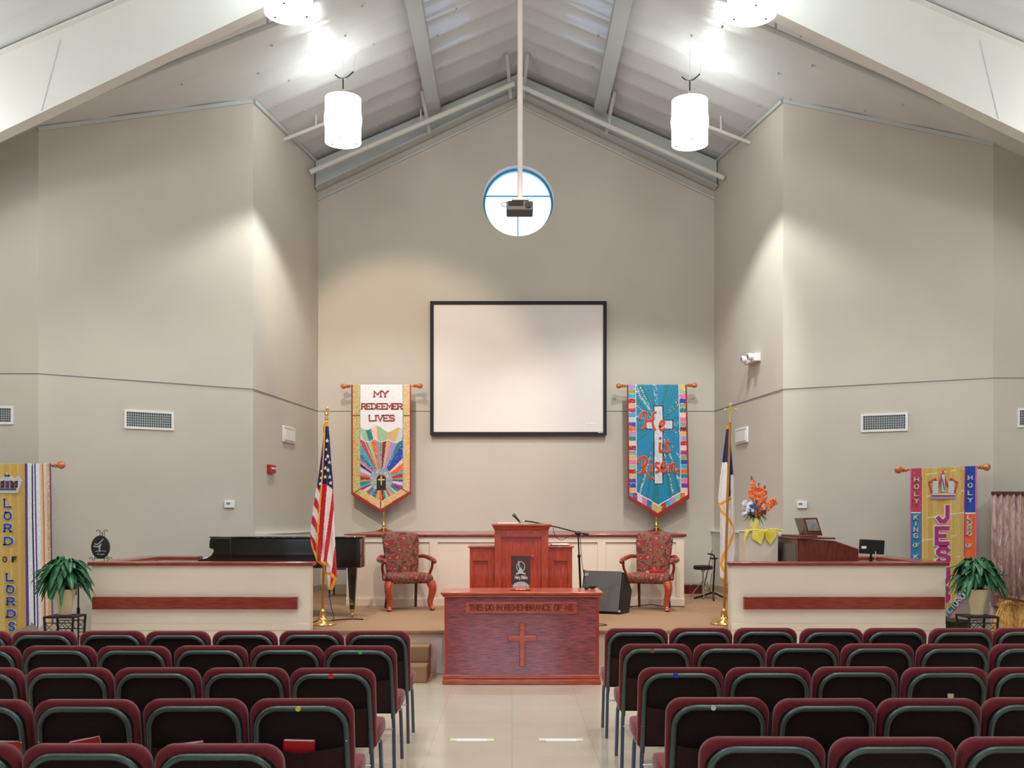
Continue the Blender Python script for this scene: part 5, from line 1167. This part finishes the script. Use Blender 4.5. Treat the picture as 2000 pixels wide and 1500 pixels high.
# ================================================================ potted plants on wire stands
def plant(label, plabel, X, Y, zpot, seed, rad, sx):
    t = thing('potted_plant', label, 'plant', (X, Y, zpot)); rnd = random.Random(seed)
    MB().lathe([(.06, 0), (.066, .01), (.06, .04), (.075, .12), (.1, .22), (.112, .27), (.105, .272), (.09, .25), (.02, .25)], 26).build('pot', m_terr, t)
    lf = MB()
    for i in range(190):
        q = rnd.uniform(0, 2*math.pi); r = rad*rnd.uniform(.35, 1.0); up = rnd.uniform(.12, .3)*(1.25-r/rad*.35); dr = rnd.uniform(-.02, .26)*(r/rad)
        c, s = math.cos(q)*sx, math.sin(q)
        b = Vector((.04*c, .04*s, .25)); m1 = Vector((r*.45*c, r*.45*s, .27+up)); e = Vector((r*c, r*s, .29+up*.7-dr*1.25))
        lf.tube([b, b.lerp(m1, .5)+Vector((0, 0, .02)), m1], .003, 4, 0)
        q1 = m1.lerp(e, .5)+Vector((0, 0, .025)); st_ = b.lerp(m1, .62)+Vector((0, 0, .02))
        blade(lf, [st_, m1, q1, e], rnd.uniform(.06, .085), .22, mi=0)
    lf.build('foliage', m_leaf, t, fix=False, solid=.0015)
    s = thing('plant_stand', plabel, 'stand', (X, Y, 0)); w_ = .15; fm = MB()
    fm.box(-w_-.01, w_+.01, -w_-.01, w_+.01, zpot-.022, zpot-.002); fm.build('top', m_iron, s, bevel=.004)
    for a in (-1, 1):
        for b in (-1, 1): MB().tube(smooth_pts([(a*w_, b*w_, zpot-.02), (a*(w_-.01), b*w_, zpot-.25), (a*(w_+.02), b*w_, .12), (a*(w_+.04), b*(w_+.02), 0)]), .012, 8).build('leg', m_iron, s)
    sc_ = MB()
    for yy in (-w_, w_):
        for z in (zpot-.07, zpot-.16): sc_.tube([(-w_, yy, z), (w_, yy, z)], .005, 6)
        for k in range(3):
            cx = -w_+.05+k*.1
            sc_.tube([(cx-.045, yy, zpot-.07), (cx, yy, zpot-.115), (cx+.045, yy, zpot-.07)], .004, 5); sc_.tube([(cx-.045, yy, zpot-.16), (cx, yy, zpot-.115), (cx+.045, yy, zpot-.16)], .004, 5)
            sc_.tube([(cx+.04*math.cos(i*.5)*(1-i/16), yy, zpot-.225+.04*math.sin(i*.5)*(1-i/16)) for i in range(14)], .004, 5)
    sc_.build('scrollwork', m_iron, s)
plant('large leafy green plant in cream pot left of the left half wall', 'dark iron scroll plant stand beside the LORD OF LORDS banner', (127-1000)*10.72/K, 10.72, EYE-(1201-HZ)*10.72/K, 5, .35, .95)
plant('large leafy green plant in cream pot at the end of the right half wall', 'dark iron scroll plant stand before the weathered metal panel', (1908-1000)*10.72/K, 10.72, EYE-(1201-HZ)*10.72/K, 9, .35, .95)
ps = thing('pole_stand', 'thin dark stand pole rising behind the left plant', 'stand'); q = P(153, 1140, 11.5)
MB().tube([(q[0], q[1], .02), q], .009, 8).tube([(q[0], q[1], P(0, 1187, 11.5)[2]), (q[0], q[1], P(0, 1205, 11.5)[2])], .018, 8).build('pole', m_iron, ps); MB().lathe([(.13, 0), (.12, .02), (.02, .03)], 18, (q[0], q[1], 0)).build('base', m_iron, ps)

# ================================================================ right edge display
cb = thing('metal_backdrop', 'weathered purple brown corrugated metal panel at the right edge', 'panel'); Yr = 12.7
a, b = P(1937, 960, Yr), P(2070, 1150, Yr)
def corr(x0, x1, z0, z1, nm, y):
    mb = MB(); n = 90; vs = []
    for i in range(n+1):
        x = x0+(x1-x0)*i/n; yy = y+.016*math.sin(x*2*math.pi/.078)
        vs += [(x, yy, z0), (x, yy, z1)]
    mb.add(vs, [(2*i, 2*i+2, 2*i+3, 2*i+1) for i in range(n)]); mb.build(nm, m_rust, cb, fix=False, solid=.004)
corr(a[0], b[0], .62, a[2], 'upper_sheet', Yr); corr(a[0]-.0, b[0], .0, .66, 'lower_sheet', Yr+.045)
MB().box(a[0], b[0], Yr-.02, Yr+.02, a[2]-.035, a[2]).build('top_batten', m_brown, cb)
bl = thing('straw_bundle', 'upright bundles of golden straw tied together at the right edge', 'straw'); bl['kind'] = 'stuff'
for k in range(3):
    q = P(1965+k*24, 1180, 11.7); r_ = random.Random(k); mb = MB()
    mb.lathe([(.075, 0), (.07, .15), (.068, .3), (.075, .5), (.07, q[2])], 14, (q[0], q[1], 0))
    for i in range(420):
        an = r_.uniform(0, 6.28); z = r_.uniform(.3, q[2]+.03); c0 = Vector((q[0]+.068*math.cos(an), q[1]+.068*math.sin(an), z)); mb.tube([c0, c0+Vector((r_.uniform(-.03, .03)+.02*math.cos(an), r_.uniform(-.02, .0), r_.uniform(-.09, .09)))], .0035, 3, i % 2)
    mb.build('bundle', [m_straw, m_straw2], bl)
tag(MB().bar(P(1952, 1166, 11.6), P(2040, 1182, 11.6), .2, .03).build('wood_board', m_brown, bevel=.004), 'brown board lying tilted on top of the straw bundles', 'board')
tag(MB().tube([(P(1940, 0, 11.9)[0], 11.9, 0), P(1945, 1225, 11.9), P(1962, 1178, 11.9)], [.06, .05, .035], 8).tube([P(1962, 1178, 11.9), P(1985, 1172, 11.9)], [.03, .015], 8).build('dried_corn', m_straw), 'dried corn husk leaning left of the straw bundles', 'corn')
a, b = P(1853, 1212, 11.9), P(1892, 1240, 11.9)
bxx = thing('black_case', 'low black case on the floor behind the right plant stand', 'case'); MB().box(a[0], b[0], 11.9, 12.2, 0.25, a[2]-.02).build('body', m_black, bxx, bevel=.02); MB().box(a[0]-.01, b[0]+.01, 11.89, 12.21, a[2]-.04, a[2]).build('lid', m_black, bxx, bevel=.015)
MB().box(a[0]+.02, b[0]-.02, 11.93, 12.17, 0, .26).build('foot', m_black, bxx)

# ================================================================ floor papers
for px0, lb in ((922, 'white paper strip taped to the floor, left of the aisle centre'), (1096, 'white paper strip taped to the floor, right of the aisle centre')):
    t = thing('floor_sign', lb, 'paper', (P(px0, 0, 7.9)[0], 7.9, .001), 0, 'paper strips taped to the aisle floor')
    MB().box(-.125, .125, -.045, .045, 0, .0012).build('paper_strip', m_paper, t, smooth=False)
    MB().box(-.17, -.115, -.04, .05, .0012, .0022).box(.115, .17, -.045, .04, .0012, .0022).build('tape', m_tape, t, smooth=False)
    mk = MB(); r_ = random.Random(px0)
    mk.stroke([(-.1+i*.02, -.012+r_.uniform(-.01, .01)) for i in range(11)], .006, 0, .001); mk.v = [(x, z, .0016-y*.3) for x, y, z in mk.v]; mk.build('faded_marks', M('faded_lilac_ink', (196, 188, 214), .7, n=.05), t, smooth=False)

# ================================================================ congregation chairs
def chair():
    t = thing('stacking_chair', 'x', 'chair')
    yb = lambda z: -.19-(z-.39)*.16
    o = rbox_pts(.49, .465, .075, True, 7); bk = MB(); V = []
    lay = [(0, -.022), (.004, -.01), (.014, 0), (.05, 0), (.066, -.008), (.074, -.028)]
    for d, g_ in lay:
        for x, z in o:
            s = 1+g_/.245; zz = .39+z*(1+g_/.35)-g_*.3; V.append((x*s, yb(zz)+d, zz))
    n = len(o); fs = [tuple(range(n)), tuple((len(lay)-1)*n+i for i in range(n))[::-1]]
    for k in range(len(lay)-1):
        for i in range(n): fs.append((k*n+i, (k+1)*n+i, (k+1)*n+(i+1) % n, k*n+(i+1) % n))
    bk.add(V, fs); back = bk.build('backrest', m_burg, t, ang=60)
    pn = MB(); o2 = rbox_pts(.455, .425, .08, True, 6); V = [(x, yb(.392+z)-.004, .392+z) for x, z in o2]+[(x, yb(.392+z)+.012, .392+z) for x, z in o2]; n = len(o2)
    pn.add(V, [tuple(range(n)), tuple(range(n, 2*n))[::-1]]+[(i, (i+1) % n, (i+1) % n+n, i+n) for i in range(n)]); pn.build('back_panel', m_backf, t, ang=60)
    pk = MB(); V = []; nn = 12
    for i in range(nn+1):
        u = i/nn; x = -.2+.4*u; zt_ = .605+.025*abs(2*u-1); bul = .014+.036*math.sin(math.pi*u)**.6
        V += [(x, yb(.4)-.007, .4), (x, yb(.5)-.006-bul*.9, .5), (x, yb(zt_)-.006-bul, zt_), (x, yb(zt_)+.0-bul, zt_), (x, yb(.4)+.002, .4)]
    for i in range(nn):
        for k in range(4): pk.f.append([i*5+k, i*5+k+1, i*5+5+k+1, i*5+5+k]); pk.m.append(0)
    pk.v = V; pk.build('book_pocket', m_pock, t, ang=50)
    # inverted U tube carrying the back
    hw, zt_, r = .212, .815, .10; pts = [(-hw-.006, yb(.36)-.012, .36)]
    for cx, a0 in ((-hw+r, 180), (hw-r, 90)):
        for i in range(8):
            a = math.radians(a0-90*i/7); z = zt_-r+r*math.sin(a); pts.append((cx+r*math.cos(a), yb(z)-.014, z))
    pts.append((hw+.006, yb(.36)-.012, .36))
    # densify straight runs
    MB().tube(pts, .014, 10).build('back_frame', m_tube, t)
    sc_ = MB()
    for s in (-1, 1):
        for z in (.66, .52): MB().lathe([(.004, -.0155), (.004, -.012)], 8, (s*(hw+.002), yb(z)-.014, z), ax='y').build('screw', m_chrome, t)
    # seat cushion with waterfall front
    se = MB(); prof = [(-.185, .405), (-.19, .45), (-.175, .488), (-.1, .5), (.05, .508), (.15, .505), (.215, .49), (.25, .455), (.245, .415), (.2, .398), (0, .395)]
    V = []; ws = [(-.5, .82), (-.485, .95), (-.44, 1), (.44, 1), (.485, .95), (.5, .82)]
    for u, sc2 in ws:
        for y, z in prof:
            cy, cz = .03, .45; V.append((u*.488*(1 if y > -.1 else .97), cy+(y-cy)*(.9+.1*sc2 if sc2 < 1 else 1), cz+(z-cz)*sc2))
    n = len(prof); fs = [tuple(range(n)), tuple((len(ws)-1)*n+i for i in range(n))[::-1]]
    for k in range(len(ws)-1):
        for i in range(n): fs.append((k*n+i, (k+1)*n+i, (k+1)*n+(i+1) % n, k*n+(i+1) % n))
    se.add(V, fs); se.build('seat', m_seatf, t, ang=70)
    sf = MB(); sf.tube([(-.225, -.2, .385), (-.232, .0, .388), (-.225, .2, .39), (.225, .2, .39), (.232, 0, .388), (.225, -.2, .385)], .009, 8); sf.build('seat_frame', m_chrome, t)
    for s in (-1, 1):
        MB().tube([(s*.218, yb(.37)-.008, .40), (s*.222, -.2, .33), (s*.232, -.235, 0)], .0125, 10).build('rear_leg', m_leg, t)
        MB().tube(smooth_pts([(s*.215, .10, .388), (s*.222, .145, .36), (s*.226, .16, .28), (s*.232, .175, .0)], 4), .0125, 10).build('front_leg', m_leg, t)
    MB().tube([(-.224, -.208, .29), (.224, -.208, .29)], .008, 8).build('stretcher', m_chrome, t)
    return t
base_chair = chair(); first = True
ORD = ['aisle', 'second', 'third', 'fourth', 'fifth', 'sixth', 'seventh', 'eighth']
ROWN = ['front row', 'second row from the stage', 'third row from the stage', 'fourth row from the stage', 'row nearest the camera']
LY = [7.75, 6.85, 5.85, 4.83, 3.86]; LE = [-.768, -.765, -.775, -.752, -.862]; NL = [7, 6, 5, 4, 3]
RY = [7.95, 6.96, 5.87, 4.86, 4.0]; RE = [.718, .73, .72, .73, .735]; NR = [7, 6, 5, 4, 3]
CH = {}
rj = random.Random(11)
for side, Ys, Es, Ns in ((-1, LY, LE, NL), (1, RY, RE, NR)):
    sd_ = 'left' if side < 0 else 'right'
    for r in range(5):
        for c in range(Ns[r]):
            x = Es[r]+side*(.2525+.505*c); y = Ys[r]+.263+rj.uniform(-.018, .018); rz = math.radians(rj.uniform(-1.2, 1.2))
            lb = 'burgundy stacking chair, '+('aisle end' if c == 0 else ORD[c]+' from the aisle')+', '+ROWN[r]+', '+sd_+' of aisle'
            gname = 'burgundy stacking chairs '+sd_+' of the aisle'
            if first:
                o = base_chair; o.location = (x, y, 0); o.rotation_euler = (0, 0, rz); o['label'] = lb; o['group'] = gname; first = False
            else: o = dup(base_chair, (x, y, 0), rz, lb, gname)
            CH[(sd_, r, c)] = o
# round and square number stickers on some top tubes
def sticker(key, col, u=0, sq=False, label=''):
    o = CH[key]; m = M('sticker_'+label.split()[0], col, .6, n=.03); mb = MB(); z = .817; y = -.19-(z-.39)*.16-.0285
    if sq: mb.box(u-.013, u+.013, y, y+.006, z-.014, z+.012)
    else: mb.lathe([(.0125, 0), (.0125, .006)], 16, (u, y, z-.001), ax='y')
    mb.build('sticker', m, o, label=label)
sticker(('left', 3, 0), (222, 216, 60), -.01, label='yellow round sticker'); sticker(('left', 2, 0), (222, 40, 40), .0, True, 'red square sticker')
sticker(('left', 1, 0), (90, 190, 90), .01, label='green round sticker'); sticker(('right', 3, 0), (225, 225, 225), -.03, label='white round sticker')
sticker(('right', 2, 0), (30, 60, 190), -.04, True, 'blue sticker'); sticker(('right', 1, 0), (150, 90, 80), -.03, True, 'brown sticker')
# hymnals standing in the pockets of the fourth row
for ci_, (px_, py__, tl, lb) in enumerate(((8, 1449, .0, 'red hymnal cut by the left edge of the photo'), (176, 1443, .2, 'red hymnal tilted, second from left in the chair pockets'), (372, 1452, .12, 'red hymnal almost hidden, middle of the left chair pockets'), (579, 1447, -.03, 'red hymnal in the pocket of the aisle chair, left block'))):
    Yq = CH[('left', 3, 3-ci_)].location.y-.219-.04; q = P(px_, py__, Yq-.02)
    b = book(lb, (q[0], Yq+.04, q[2]-.205), (math.radians(9), -tl, math.radians(2)), .148, .205, .03, group='red hymnals in the chair pockets')
q = P(1852, 1353, 5.88); pc_ = MB(); pc_.prism([(q[0]-.014, q[2]-.09), (q[0]+.014, q[2]-.09), (q[0]+.017, q[2]), (q[0]-.017, q[2])], 5.845, 5.85)
tag(pc_.build('paper_card', m_tape), 'small tan card sticking out of a chair pocket on the right', 'card')
